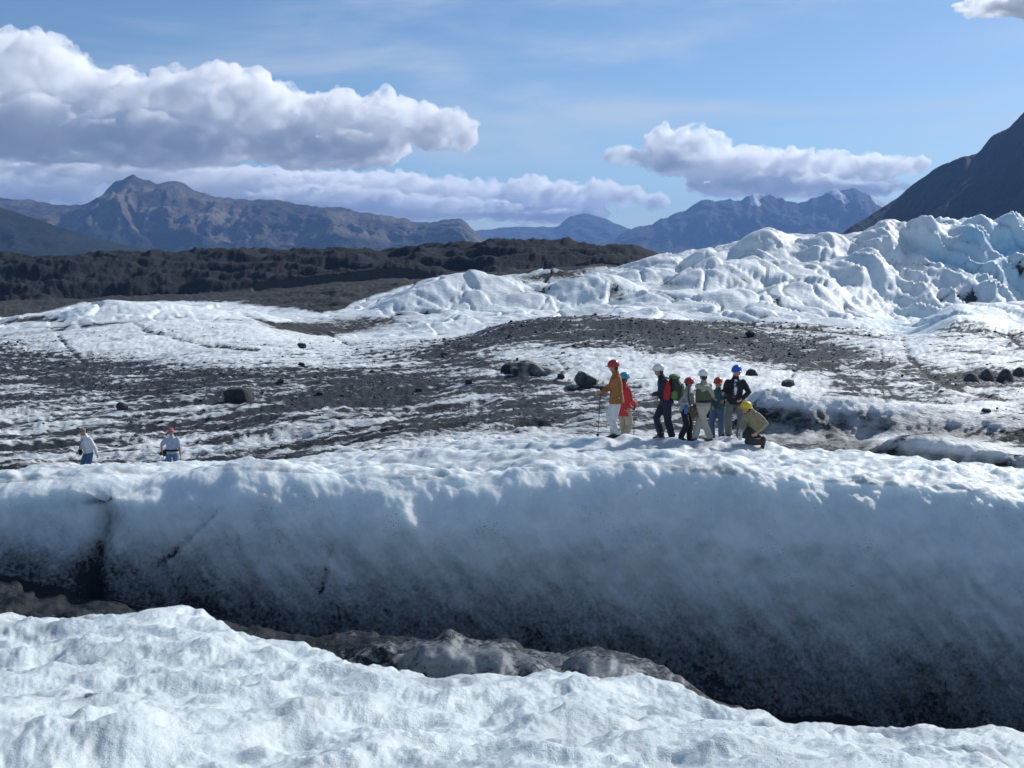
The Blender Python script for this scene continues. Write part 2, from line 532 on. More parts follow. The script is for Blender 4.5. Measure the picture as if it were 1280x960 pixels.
def blocks(x, y, cx, cy, seed, tilt):
    u = x / cx + .35 * pn(x / cx * .9, y / cy * .9, seed); v = y / cy + .35 * pn(x / cx * .9 + 7, y / cy * .9, seed + 3.)
    iu, iv2 = np.floor(u), np.floor(v)
    best = np.full(u.shape, 9., np.float32); h = np.zeros(u.shape); sec = np.full(u.shape, 9., np.float32)
    def rnd(a, b, k):
        q = np.sin(a * 127.1 + b * 311.7 + k * 74.7 + seed) * 43758.5453
        return q - np.floor(q)
    for du_ in (-1, 0, 1):
        for dv_ in (-1, 0, 1):
            a, b = iu + du_, iv2 + dv_
            px_ = a + .15 + .7 * rnd(a, b, 1); py_ = b + .15 + .7 * rnd(a, b, 2)
            dd = (u - px_) ** 2 + (v - py_) ** 2
            hh = rnd(a, b, 3) - .5 + tilt * ((u - px_) * (rnd(a, b, 4) - .35) * 2 + (v - py_) * (rnd(a, b, 5) - .3) * 2)
            m_ = dd < best
            sec = np.where(m_, best, np.minimum(sec, dd))
            h = np.where(m_, hh, h); best = np.where(m_, dd, best)
    return h, np.sqrt(sec) - np.sqrt(best)


hb, eb = blocks(x + .3 * y, y, 15., 16., 3., 1.1)
hc_, ec = blocks(x + .5 * y, y, 5.5, 14., 11., 1.3)
amp = (.35 + .65 * sstep(480, 800, PX[sl])) * (1 - .45 * wall)
d += amp * (1.8 * hb - .9 * (1 - sstep(0, .09, eb))) + (.10 + .5 * wall) * (2.6 * hc_ - .6 * (1 - sstep(0, .1, ec)))
edge_b = (1 - sstep(0, .05, eb)) * (hb > 0)
for (px, D, wp, wd, h) in [(740, 284, 70, 13, 4.5), (640, 268, 70, 11, 2.5), (690, 322, 80, 14, 3.5), (800, 318, 42, 13, 4.), (835, 352, 40, 14, 3.5), (905, 296, 60, 15, 5.),
                        (962, 338, 40, 18, 6.), (820, 262, 80, 12, 3.), (1010, 268, 60, 14, 4.5), (930, 252, 70, 12, 2.5), (1080, 300, 36, 16, 5.), (1030, 330, 36, 15, 4.), (880, 330, 34, 12, 4.),
                        (1110, 335, 30, 20, 4.), (1160, 330, 22, 16, 4.), (1215, 322, 26, 16, 4.5), (1265, 335, 22, 16, 4.), (1190, 212, 70, 10, 2.5), (1290, 208, 60, 10, 2.5), (590, 285, 60, 10, 3.), (520, 275, 50, 10, 2.)]:
    qx = (PX[sl] - px + 8 * pn(x * .06, y * .06, 3.)) / wp; qy = (y - D + 4 * pn(x * .05, y * .05, 8.)) / wd
    q = np.sqrt(qx * qx + qy * qy)
    d += h * (.5 * np.clip(1.25 - q, 0, 1) + .5 * (1 - sstep(.1, 1.3, q)))
disp[sl] += d * fin
flute_a = np.zeros_like(Z0); flute_a[sl] = flute * wall
wall_a = np.zeros_like(Z0); wall_a[sl] = wall
rid_a = np.zeros_like(Z0); rid_a[sl] = domes
crack_a = np.zeros_like(Z0); crack_a[sl] = crack

# --- moraine: rubble hills
sl = rowsof('moraine')
x, y, z = bx[sl], by[sl], bz[sl]
d = 13.0 * fbm(x * .014 + .5 * pn(x * .01, y * .01, 2), y * .026 + x * .006, 5.5, 5, .52, 'r') + 5.0 * fbm(x * .07 + .5 * pn(x * .05, y * .05, 4), y * .085 + x * .03, 1.5, 6, .68, 'r')
disp[sl] += d * sstep(405, 470, y) * (1 - sstep(640, 760, y)) * (1 - sstep(770, 850, PX[sl]))

rub = 1 - sstep(188, 200, Y)
debris_w = np.clip(blob(745, 415, 220, 24) + blob(900, 432, 150, 24) + blob(300, 470, 500, 34, 0), 0, 1) * sstep(24, 30, Y) * rub
disp += .22 * debris_w * fbm(X * 1.1, Y * .7, 3., 4, .65, 'r') * sstep(35, 60, Y)
edge0 = pchip([-300, 0, 150, 300, 420, 440, 520, 600, 700, 790, 830, 1600], [398, 396, 374, 378, 388, 378, 352, 333, 332, 326, 150, 100], PX)
mz = sstep(-2, 14, edge0 - PY) * (Y > 235) * sstep(235, 300, Y) * (1 - sstep(400, 470, Y))
disp += mz * (4.0 * fbm(X * .05 + .4 * pn(X * .03, Y * .03, 2.), Y * .075 + X * .02, 2.5, 6, .68, 'r') + 4.5 * fbm(X * .02, Y * .02, 3., 2) - .5)
disp = blur_rows(disp, 1)
P = np.stack([X, Y, Z0], -1) + NRM * disp[..., None]
P[..., 0] += 0
PX, PY = project(P[..., 0], P[..., 1], P[..., 2])

# ---- where debris lies
n_big = fbm(X * .05, Y * .035, 12.0, 3, .5, 'n')
n_mid = fbm(X * .35, Y * .2, 3.0, 4, .55, 'n')
dirt = np.full_like(Z0, -0.6)


_cn3 = pn(X * .3, Y * .12, 6.); _cn1 = 1.6 * pn(X * .16, Y * .12, 2.); _cn2 = pn(X * .12 + 5, Y * .12, 6.)


def crease(pts, w, wob=3.0):
    """1 along a melt crease that runs through the given places"""
    out = np.zeros_like(PX)
    xa = PX + wob * _cn1; ya = PY + wob * .6 * _cn2
    for (x0, y0), (x1, y1) in zip(pts[:-1], pts[1:]):
        m_ = (PX > min(x0, x1) - 20) & (PX < max(x0, x1) + 20) & (PY > min(y0, y1) - 12) & (PY < max(y0, y1) + 12) & (Y > 30)
        t = np.clip(((xa[m_] - x0) * (x1 - x0) + (ya[m_] - y0) * (y1 - y0)) / ((x1 - x0) ** 2 + (y1 - y0) ** 2), 0, 1)
        dd = np.hypot(xa[m_] - x0 - t * (x1 - x0), (ya[m_] - y0 - t * (y1 - y0)) * 1.5)
        out[m_] = np.maximum(out[m_], (1 - sstep(w * .2, w * 1.5, dd)) * np.clip(.75 + 1.1 * _cn3[m_], .25, 1))
    return out


CR = np.zeros_like(PX)
for pts, w, s_ in [([(-60, 425), (0, 421), (60, 413), (150, 402), (205, 396)], 4, 1), ([(145, 397), (165, 399), (178, 411), (215, 421), (260, 432), (320, 437)], 3.5, 1), ([(70, 414), (85, 434), (108, 457)], 3, .8),
                   ([(178, 411), (196, 400), (230, 395)], 3, .7), ([(300, 392), (340, 404), (400, 412), (440, 432)], 3, .9), ([(0, 403), (40, 398), (75, 399)], 5, 1),
                   ([(1101, 436), (1107, 455), (1103, 478), (1107, 502)], 1.6, .6), ([(1128, 424), (1138, 447), (1165, 473), (1200, 487), (1280, 505)], 4, 1), ([(1040, 462), (1060, 476), (1078, 492)], 3, .7),
                   ([(880, 401), (960, 407), (1040, 414), (1120, 424)], 2.2, .9), ([(1140, 442), (1180, 436), (1280, 446)], 2, .7), ([(1262, 418), (1275, 432), (1300, 445)], 3, .8),
                   ([(1010, 428), (1060, 436), (1100, 433)], 2.4, .7), ([(930, 425), (960, 440), (1000, 446)], 3, .6), ([(975, 497), (955, 483), (990, 470), (1000, 455)], 2.5, .8), ([(870, 470), (930, 478), (965, 470)], 2, .7),
                   ([(780, 449), (840, 457), (900, 462)], 2, .7), ([(960, 470), (1000, 484), (1100, 497), (1190, 505)], 2, .6), ([(690, 441), (700, 452), (712, 466)], 2.5, .6), ([(640, 476), (720, 480), (800, 484)], 3, .6),
                   ([(240, 478), (340, 470), (440, 460), (560, 458)], 2.5, .5), ([(120, 520), (220, 505), (330, 492)], 3, .6), ([(60, 560), (160, 545), (280, 520), (380, 505)], 3, .7)]:
    CR = np.maximum(CR, s_ * crease(pts, w))
P += NRM * (-.011 * Y * CR * (Y > 30) * (Y < 240))[..., None] * .16
# field
fw = sstep(23, 27, Y) * (1 - sstep(186, 200, Y))
base = .95 * CR + 0.45 + .14 * (1 - sstep(250, 650, PX)) + 0 * X
for (px, py, rx, ry, rot, s_) in [
    (90, 466, 240, 20, 4, .32), (60, 500, 130, 14, 0, .22), (400, 492, 190, 30, -10, .2), (450, 452, 210, 19, 2, .2),
    (560, 470, 170, 26, -6, .30), (650, 512, 190, 30, 0, .30), (200, 590, 90, 10, -6, .1), (120, 545, 150, 14, -10, .18),
    (745, 415, 200, 19, 0, .5), (900, 432, 120, 19, 8, .38), (1010, 440, 60, 16, 5, .4), (600, 428, 80, 10, -10, .3),
    (1090, 465, 170, 20, 8, .12), (1230, 476, 80, 12, 0, .38), (1050, 470, 60, 30, 0, .12), (380, 560, 130, 14, -8, .25), (1090, 545, 150, 14, 4, -.3),
    (1000, 556, 60, 16, 10, -.1), (520, 535, 170, 18, -12, .22), (300, 520, 200, 12, -12, .16),
    (800, 462, 160, 20, 6, -.75), (960, 480, 120, 22, 10, -.62), (660, 445, 40, 9, -10, -.2), (230, 425, 230, 28, 4, -.75), (60, 510, 120, 8, -6, -.3),
    (150, 560, 170, 10, -10, -.22), (1190, 438, 130, 17, 6, -.45), (1110, 515, 190, 14, 4, -.55), (560, 505, 100, 5, -6, -.3), (1190, 565, 110, 16, 4, -.35),
    (640, 556, 260, 16, 0, -.5), (470, 415, 120, 10, 0, -.5), (540, 462, 130, 6, 3, -.55), (300, 505, 120, 12, -12, -.2)]:
    base += s_ * blob(px, py, rx, ry, rot, .55)
rubble = fbm(X * 1.4, Y * .9, 3., 4, .65, 'r')
fd = base + 1.85 * streak - .62 * hummock + .3 * n_big + .15 * n_mid
dirt = np.where(fw > 0, fw * fd + (1 - fw) * dirt, dirt)
# upper ice: thin lines and a few patches
iw = sstep(188, 205, Y) * (1 - sstep(430, 470, Y))
idn = fbm(X * .018 + .6 * pn(X * .01, Y * .01, 4), Y * .05, 2.0, 5, .6, 'n')
idirt = 1.1 * CR - .5 + .35 * 0 + .5 * idn - .3 * rid_a + .75 * crack_a * (idn > -.15)
for (px, py, rx, ry, rot, s_) in [
    (420, 408, 90, 12, -4, .9), (60, 398, 60, 5, 4, .6), (60, 411, 130, 5, -4, .45), (330, 405, 90, 7, 6, .6), (840, 357, 16, 6, 0, .9), (770, 365, 14, 10, 40, .9), (700, 345, 60, 6, -8, .6),
    (690, 338, 80, 9, -6, .5), (560, 385, 60, 6, -8, .3), (830, 316, 14, 4, 0, .5), (250, 392, 120, 16, 5, -.2), (640, 365, 90, 4, -5, .5),
    (100, 392, 180, 10, 0, -.2), (620, 415, 60, 6, -10, .5)]:
    idirt += s_ * blob(px, py, rx, ry, rot, .5)
wcr = np.abs(pn(X * .11 + .02 * Z0 + .8 * pn(X * .1, Y * .05, 3.), 0 * X, Z0 * .03))
idirt += wall_a * (sstep(335, 385, PY) * .22 + (.7 * sstep(310, 350, PY) + .1) * (1 - sstep(0, .03, wcr)) - .25 * flute_a)
# moraine lies beyond a line that runs up to the right
edge = pchip([-300, 0, 150, 300, 420, 440, 520, 600, 700, 790, 830, 1600], [398, 396, 374, 378, 388, 378, 352, 333, 332, 326, 150, 100], PX)
mor = sstep(-6, 6, edge - PY + 7 * fbm(X * .03, Y * .03, .3, 3)) * sstep(225, 262, Y)
idirt = idirt + 2.2 * mor
dirt = np.where(iw > 0, iw * idirt + (1 - iw) * dirt, dirt)
dirt = np.where(Y > 440, 1.6 + 0 * dirt, dirt)

# near ridge: silt washed down to the foot of the face, specks, stained gullies
sl = rowsof('fg', 'floor', 'ridge')
PXs, PYs = PX[sl], PY[sl]
x, y, z = P[sl][..., 0], P[sl][..., 1], P[sl][..., 2]
foot = pchip(PF, [722, 722, 735, 758, 785, 802, 812, 818, 832, 840, 872, 888, 905, 930, 950], PXs)
brow = pchip(PF, [605, 600, 592, 587, 582, 586, 592, 594, 577, 577, 584, 590, 597, 610, 630], PXs)
tf = np.clip((PYs - brow) / (foot - brow), -1, 1.2)
rak = fbm(x * 2.2 + z * 2.0, y * .5, z * .8, 4, .6, 'n')
rk2 = fbm(x * 5 + z * 3, y * 2, z * 2.5, 4, .65, 'n')
isr = W['ridge'][sl][:, None]; isfg = W['fg'][sl][:, None]; isfl = W['floor'][sl][:, None]
dr = -.60 + 1.0 * sstep(.30, 1.05, tf) + .36 * rak + .3 * rk2
dr = np.where(tf < 0.02, -.5 + .38 * rak + .25 * rk2 + .2 * sstep(19, 23, y), dr)
dr = dr + .7 * gul + .7 * gul2 + .55 * gul3 + .8 * gul4
dr += .28 * np.exp(-((PXs - 380) / 60.) ** 2 - ((PYs - 622) / 18.) ** 2) + .35 * np.exp(-((PXs - 300) / 130.) ** 2 - ((PYs - (665 - (PXs - 300) * .35)) / 9.) ** 2)
fgd = -.62 + .42 * fbm(x * 1.2, y * 1.2, z * 1.2, 4, .55, 'n')
for (px, py, rx, ry, s_) in [(340, 915, 90, 26, .42), (100, 872, 40, 12, .5), (180, 935, 30, 16, .3), (960, 935, 50, 14, .3), (520, 890, 80, 10, .2)]:
    q = ((PXs - px) / rx) ** 2 + ((PYs - py) / ry) ** 2
    fgd += s_ * np.exp(-q)
fgd += .8 * np.exp(-((PYs - (876 - (PXs - 90) * .35)) / 4.) ** 2) * np.exp(-((PXs - 115) / 26.) ** 2)
fld = .85 - .5 * np.exp(-((PXs - 560) / 130.) ** 2 - ((PYs - 825) / 28.) ** 2) - .3 * np.exp(-((PXs - 780) / 60.) ** 2 - ((PYs - 840) / 20.) ** 2) + .5 * fbm(x * 1.5, y * 1.5, z * 2, 4, .6, 'n') - .25 * sstep(12.3, 11.0, y)  # trench floor: wet dirt, with its shade put into the colour, mound lighter
dirt[sl] = np.where(isr, dr, np.where(isfl, fld, fgd))
bl = sstep(8.5, 10.2, y) * isfg
dirt[sl] = np.where(isfg, dirt[sl] * (1 - bl) + bl * .3, dirt[sl])

# blue glacier ice in the clefts of the wall and the clean domes
blue = np.zeros_like(Z0)
blue += wall_a * np.clip(.12 - 1.3 * np.minimum(flute_a, .1) + .42 * sstep(1120, 1250, PX), 0, .85) * (1 - sstep(330, 385, PY) * .8)
blue += .22 * blob(1200, 408, 120, 24, 0, .4) * (Y > 180)
blue = np.clip(blue + .05 * (Y > 200), 0, 1)
silt_shade = np.clip(.15 + .9 * (dirt + .1), 0, .6) * (Y > 23) * .35
sb = 0 * X  # silt patches; shade of the right-hand bulge faces and hollow is painted in too
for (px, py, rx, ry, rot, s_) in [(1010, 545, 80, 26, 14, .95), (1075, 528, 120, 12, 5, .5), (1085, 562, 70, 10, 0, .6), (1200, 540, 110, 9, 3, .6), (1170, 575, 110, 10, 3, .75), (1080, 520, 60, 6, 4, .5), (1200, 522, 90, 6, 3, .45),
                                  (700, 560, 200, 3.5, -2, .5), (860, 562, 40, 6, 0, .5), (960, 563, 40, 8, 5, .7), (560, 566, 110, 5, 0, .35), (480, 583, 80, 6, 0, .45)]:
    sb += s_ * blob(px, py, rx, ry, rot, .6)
silt_shade = np.clip(silt_shade + sb * (Y > 22.5) * (.75 + .8 * fbm(X * 1.2, Y * .8, 2., 3, .6)), 0, .95)
silt_shade[sl] = np.where(isr, .90 * sstep(.2, 1.02, tf + .16 * rak + .08 * rk2) ** 1.1 + .25 * gul, np.where(isfl, .93 - .45 * np.exp(-((PXs - 560) / 130.) ** 2 - ((PYs - 825) / 28.) ** 2) - .35 * np.exp(-((PXs - 770) / 60.) ** 2 - ((PYs - 835) / 20.) ** 2), 0.02 + .7 * bl))  # floor term: silt plus painted shade, eased off on the mounds
silt_shade[sl] += isr * (tf < 0.03) * np.clip(.20 + .75 * fbm(x * .4, y * 2.2, 3., 4, .6) + .35 * fbm(x * 3, y * 4, 3., 3, .6), 0, .55)
silt_shade[sl] += isfg * np.clip(.03 + .6 * fbm(x * 1.3, y * 1.3, 5., 5, .62), 0, .42)
silt_shade = np.clip(silt_shade, 0, .95)
blue[sl] = 0.03 + .05 * isr * sstep(0.0, .2, tf)

m_near = ice_material('wet_granular_ice', 34.0, 0.017, rough=.28, ice_col=(.70, .765, .77), sss=.03)
m_ridge = ice_material('silty_ridge_ice', 16.0, 0.03, ice_col=(.80, .85, .85), sss=.45, spec=.35)
m_field = ice_material('debris_covered_ice', 3.2, 0.13, rough=.55, spec=.25, grit=1.5, aniso=(1, 2.2, 2.2), film_k=.5)
m_ice = ice_material('upper_glacier_ice', 0.9, 0.35, dirt_col=(.038, .038, .039), rough=.6, spec=.2)


def cut(name, names, mat):
    s_ = rowsof(*names)
    s2 = slice(s_.start, min(s_.stop + 1, NR))
    me = grid_mesh(name, P[s2], mat, dict(dirt=dirt[s2], blue=blue[s2], silt_shade=silt_shade[s2]))
    return link(name, me, kind='structure')


# the near ice runs on under and behind the camera
me = cut('foreground_ice', ['fg'], m_near)
gx = np.linspace(-9, 9, 160); gy = np.linspace(-9, 1.16, 110)
GX, GY = np.meshgrid(gx, gy)
edge_t = sstep(-.5, 1.16, GY)
zz = -1.6 + .1 * fbm(GX * .8, GY * .8, 1.0, 4, .5) * (1 - edge_t) - 0.004
me2 = grid_mesh('ice_underfoot', np.stack([GX, GY, zz - .02 * edge_t], -1), m_near, dict(dirt=-.5 + .3 * fbm(GX, GY, 2., 3), blue=0 * GX + .05, silt_shade=0 * GX))
link('ice_underfoot', me2, kind='structure')
m_floor = ice_material('wet_silt_and_ice', 16.0, 0.02, dirt_col=(.012, .015, .020), ice_col=(.45, .48, .49), rough=.35, spec=.3)
cut('crevasse_floor', ['floor'], m_floor)
cut('middle_ice_ridge', ['ridge'], m_ridge)
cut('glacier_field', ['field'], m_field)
cut('upper_icefall', ['ice'], m_ice)
m_mor = ice_material('moraine_rubble', 0.8, 1.4, dirt_col=(.017, .021, .027), rough=.7, spec=.2)
cut('moraine_hills', ['moraine'], m_mor)


# valley ground far and wide below everything
def rock_material(name, cols, scale, bump, veg=None, snow=False):
    m, nt = new_mat(name)
    g = NT(nt)
    out = g.node('ShaderNodeOutputMaterial'); p = g.node('ShaderNodeBsdfPrincipled')
    nt.links.new(p.outputs[0], out.inputs[0])
    co = g.coord()
    a = g.ramp(g.noise(scale, 9, .62, co), .36, .64)
    col = g.mix(a, c4(*cols[0]), c4(*cols[1]))
    if len(cols) > 2:
        col = g.mix(g.ramp(g.noise(scale * .35, 6, .6, co), .45, .62), col, c4(*cols[2]))
    if veg:
        v = g.ramp(g.math('ADD', g.attr('veg'), g.math('MULTIPLY', g.math('SUBTRACT', g.noise(scale * 1.7, 7, .65, co), .5), .9)), .4, .6)
        col = g.mix(v, col, c4(*veg))
    if snow:
        s = g.ramp(g.math('ADD', g.attr('snow'), g.math('MULTIPLY', g.math('SUBTRACT', g.noise(scale * 3, 6, .65, co), .5), .8)), .45, .55)
        col = g.mix(s, col, c4(.8, .82, .85))
    nt.links.new(col, p.inputs['Base Color'])
    p.inputs['Roughness'].default_value = .9
    p.inputs['Specular IOR Level'].default_value = .2
    b = g.node('ShaderNodeBump')
    nt.links.new(g.noise(scale * 3, 10, .7, co), b.inputs['Height'])
    b.inputs['Strength'].default_value = 1.0; b.inputs['Distance'].default_value = bump * 2.2
    nt.links.new(b.outputs[0], p.inputs['Normal'])
    return m


m_ground = rock_material('valley_ground', [(.05, .055, .045), (.09, .085, .07)], .004, 8)
gp = np.array([[[-40000, -3000, -70], [40000, -3000, -70]], [[-40000, 27000, -70], [40000, 27000, -70]]], float)
link('ground', grid_mesh('ground', gp, m_ground), kind='structure')


# ================================================================== MOUNTAINS
def mountain(name, ridge, D, depth, mat, rough, seed, foot_py=330, gully=1.0, cols=430, nrow=90, veg_shadow_f=None, snowf=None, lean=0.0):
    """a range whose skyline follows ridge (photo pixels) at distance D; its front slope runs 'depth' metres towards the camera"""
    px = np.array([r[0] for r in ridge], float); py = np.array([r[1] for r in ridge], float)
    s = np.linspace(ray(px[0], 300)[0], ray(px[-1], 300)[0], cols)
    p = 640 + s * F * CT
    top = ray(p, pchip(px, py, p))[1] * D
    lam = depth
    sx = s * D
    skyl = .05 * rough * 1.6 * fbm(sx / lam * 5, seed + 0 * sx, 0 * sx, 4, .6, 'r')
    top = top + D / F * 8.0 * rough * (fbm(sx / lam * 6, seed + 0 * sx, 0 * sx, 5, .62, 'r') - .1)
    base = -70.
    t = np.concatenate([np.linspace(0, 1, nrow), 1 + np.linspace(0.03, 1, 24)])
    T, SX = np.meshgrid(t, sx, indexing='ij')
    TOP = np.broadcast_to(top, T.shape)
    front = T <= 1
    prof = np.where(front, T ** 1.35 * .55 + .45 * T, 1 - (T - 1) * 1.0)
    YY = D - depth * (1 - T) + np.where(front, 0, 0)
    # spurs: ridged noise drawn out down the slope, strongest at mid height
    wx_ = SX / lam + .18 * fbm(SX / lam * 2, T * 2, seed + 2. + 0 * T, 3) + lean * T
    spur = fbm(wx_ * 2.6, T * 1.1 + seed, 0 * T + seed, 6, .6, 'r')
    fine_ = fbm(wx_ * 7, T * 3.2 + seed, 0 * T + 2 * seed, 4, .6, 'r')
    env = np.clip(T * 1.6, 0, 1) * np.where(front, np.clip((1.0 - T) * 2.4, 0, 1), np.clip(T - 1, 0, .3))
    ZZ = base + (TOP - base) * prof + gully * (TOP - base) * (.36 * spur + .13 * fine_) * env
    YY = YY - gully * depth * .28 * spur * env
    XX = SX / D * YY * .4 + SX * .6
    at_ = {}
    nv = fbm(SX / lam * 3, T * 2.5, 0 * T + seed * 3, 4)
    if veg_shadow_f is not None:
        at_['veg'] = veg_shadow_f(T, p[None, :] + 0 * T, spur, nv)
    if snowf is not None:
        at_['snow'] = snowf(T, p[None, :] + 0 * T, spur, nv)
    return link(name, grid_mesh(name, np.stack([XX, YY, ZZ], -1), mat, at_), kind='structure')


m_left = rock_material('brown_scree_rock', [(.034, .029, .030), (.24, .205, .155), (.060, .042, .040)], .0016, 60, veg=(.018, .024, .016))
m_far = rock_material('far_blue_rock', [(.022, .022, .024), (.055, .053, .052)], .0012, 60, snow=True)
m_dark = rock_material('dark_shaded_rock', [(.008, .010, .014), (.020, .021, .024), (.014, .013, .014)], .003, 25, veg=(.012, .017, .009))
m_wood = rock_material('wooded_slope', [(.016, .019, .014), (.034, .034, .026)], .004, 25, veg=(.013, .020, .011))

mountain('far_mountain', [(-300, 300), (380, 305), (560, 296), (600, 288), (650, 284), (690, 284), (712, 271), (728, 267), (748, 272), (775, 283), (830, 296), (900, 300), (1500, 300)],
         21000, 1800, m_far, .6, 3.1, cols=360, nrow=56,
         snowf=lambda T, p, s, n: .9 * np.exp(-((p - 700) / 12) ** 2) * sstep(.55, .8, T) * (1 - s) - .25)
mountain('blue_mountain_range', [(560, 335), (680, 316), (742, 305), (790, 285), (850, 264), (872, 251), (910, 250), (945, 242), (968, 247), (985, 254), (1010, 247), (1030, 238), (1048, 236), (1075, 243), (1100, 256), (1180, 262), (1300, 258), (1600, 262)],
         16500, 2100, m_far, .9, 5.7, cols=470, nrow=88,
         snowf=lambda T, p, s, n: np.exp(-((p - 1036 + (T - .9) * 60) / 9) ** 2) * sstep(.72, .86, T) * 1.1 + .9 * np.exp(-((p - 1085) / 14) ** 2) * sstep(.8, .93, T)
         + .8 * np.exp(-((p - 935) / 12) ** 2) * sstep(.72, .86, T) + .35 * sstep(.93, .99, T) * (n > .05) - .1)
mountain('left_mountain_range', [(-420, 240), (-200, 262), (0, 250), (40, 249), (100, 258), (130, 250), (150, 234), (170, 221), (179, 216), (188, 222), (205, 229), (232, 227), (262, 242), (310, 250), (370, 252), (400, 257), (440, 262), (470, 268), (505, 271), (530, 279), (548, 276), (562, 272), (580, 276), (600, 293), (640, 318), (760, 345)],
         10500, 2100, m_left, 1.0, 8.3, cols=520, nrow=110,
         gully=1.15,
         veg_shadow_f=lambda T, p, s, n: 1.15 * (1 - sstep(.18, .55, T + .18 * n)) + .5 * np.exp(-((p - 175) / 60) ** 2) * sstep(.75, .95, T) - .1)  # last bump: cloud shadow on the summit, painted as dark colour
mountain('wooded_hill', [(-500, 225), (-250, 238), (-60, 250), (0, 256), (60, 275), (110, 292), (150, 303), (240, 318), (330, 330), (420, 345)],
         5200, 900, m_wood, .35, 2.4, cols=240, nrow=60, gully=.5, veg_shadow_f=lambda T, p, s, n: .6 + .5 * n)
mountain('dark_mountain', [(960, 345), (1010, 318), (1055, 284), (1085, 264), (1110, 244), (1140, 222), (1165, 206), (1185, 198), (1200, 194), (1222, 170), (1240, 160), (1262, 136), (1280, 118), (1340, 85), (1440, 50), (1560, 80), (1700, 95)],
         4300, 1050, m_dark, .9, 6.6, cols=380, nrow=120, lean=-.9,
         veg_shadow_f=lambda T, p, s, n: .25 + .5 * n - .3 * T)

# ================================================================== HAZE
m_haze, nt = new_mat('valley_haze')
g = NT(nt)
o_ = g.node('ShaderNodeOutputMaterial')
pv = g.node('ShaderNodeVolumePrincipled')
pv.inputs['Color'].default_value = c4(.27, .51, 1.0)
pv.inputs['Density'].default_value = 3.6e-5
pv.inputs['Anisotropy'].default_value = 0.1
nt.links.new(pv.outputs[0], o_.inputs['Volume'])
me = bpy.data.meshes.new('haze')
bm = bmesh.new()
bmesh.ops.create_cube(bm, size=1)
zt, zb = 1400., -72.
for v in bm.verts:
    v.co = (v.co.x * 81000, -3050 + (v.co.y + .5) * 30500, zb + (v.co.z + .5) * (zt - zb))
bm.to_mesh(me); bm.free()
me.materials.append(m_haze)
link('haze', me, kind='stuff')


# ================================================================== CLOUDS
def cloud_material():
    m, nt = new_mat('cumulus')
    g = NT(nt)
    out = g.node('ShaderNodeOutputMaterial')
    v = g.node('ShaderNodeVolumeScatter')
    v.inputs['Color'].default_value = c4(1, .999, .975)
    co = g.coord()
    n = g.noise(.0016, 3, .6, co)
    nt.links.new(g.math('MULTIPLY', g.ramp(n, .36, .62), 1 / 210.), v.inputs['Density'])
    v.inputs['Anisotropy'].default_value = 0.35
    nt.links.new(v.outputs[0], out.inputs['Volume'])
    m.cycles.volume_step_rate = .6
    return m


m_cloud = cloud_material()
_ico = {}


def ico(sub):
    if sub not in _ico:
        b_ = bmesh.new(); bmesh.ops.create_icosphere(b_, subdivisions=sub, radius=1)
        b_.verts.ensure_lookup_table()
        _ico[sub] = (np.array([v.co[:] for v in b_.verts]), np.array([[v.index for v in f.verts] for f in b_.faces]))
        b_.free()
    return _ico[sub]


def mesh_from(name, V, Fc):
    me = bpy.data.meshes.new(name)
    me.from_pydata(V.tolist(), [], Fc.tolist())
    me.update()
    return me


def remeshed(me, voxel):
    o = bpy.data.objects.new('work', me); COL.objects.link(o)
    r = o.modifiers.new('r', 'REMESH'); r.mode = 'VOXEL'; r.voxel_size = voxel; r.use_smooth_shade = True
    dg = bpy.context.evaluated_depsgraph_get()
    out = bpy.data.meshes.new_from_object(o.evaluated_get(dg))
    bpy.data.objects.remove(o); bpy.data.meshes.remove(me)
    return out


def cloud(name, blobs, D, seed, voxel=3.2, amp=1.0, label='', category='cloud'):
    """blobs: (px, py, rx, ry) lobes in photo pixels at distance D"""
    rr = np.random.default_rng(seed)
    k = D / F
    iv, ifc = ico(2)
    Vs, Fs = [], []
    n = 0
    def puff(c, r):
        nonlocal n
        Vs.append(iv * np.array(r) + np.array(c)); Fs.append(ifc + n); n += len(iv)
    for (px, py, rx, ry) in blobs:
        c = at(px, py, D + rr.uniform(-.3, .3) * rx * k)
        puff(c, (rx * k, rx * k * 1.1, ry * k))
        for _ in range(14):
            th = rr.uniform(0, 2 * math.pi); ph = rr.uniform(-.25, 1) * math.pi / 2
            dx, dy, dz = math.cos(th) * math.cos(ph), math.sin(th) * math.cos(ph), math.sin(ph)
            r_ = rr.uniform(.22, .42) * min(rx, ry) * k
            puff((c.x + dx * rx * k * .9, c.y + dy * rx * k * .95, c.z + dz * ry * k * .88), (r_ * 1.15, r_ * 1.15, r_))
    me = remeshed(mesh_from(name, np.concatenate(Vs), np.concatenate(Fs)), voxel * k)
    co = np.empty(len(me.vertices) * 3, np.float32); me.vertices.foreach_get('co', co); co = co.reshape(-1, 3).astype(float)
    no = np.empty(len(me.vertices) * 3, np.float32); me.vertices.foreach_get('normal', no); no = no.reshape(-1, 3)
    q = co / k
    d_ = 12 * fbm(q[:, 0] / 42, q[:, 1] / 42, q[:, 2] / 34, 2, .5, 'b') + 9.5 * fbm(q[:, 0] / 17, q[:, 1] / 17, q[:, 2] / 15 + seed, 4, .6, 'b')
    co += no * (d_ * k * amp)[:, None]
    me.vertices.foreach_set('co', co.reshape(-1).astype(np.float32))
    me.update()
    me.materials.clear(); me.materials.append(m_cloud)
    return link(name, me, kind='structure')


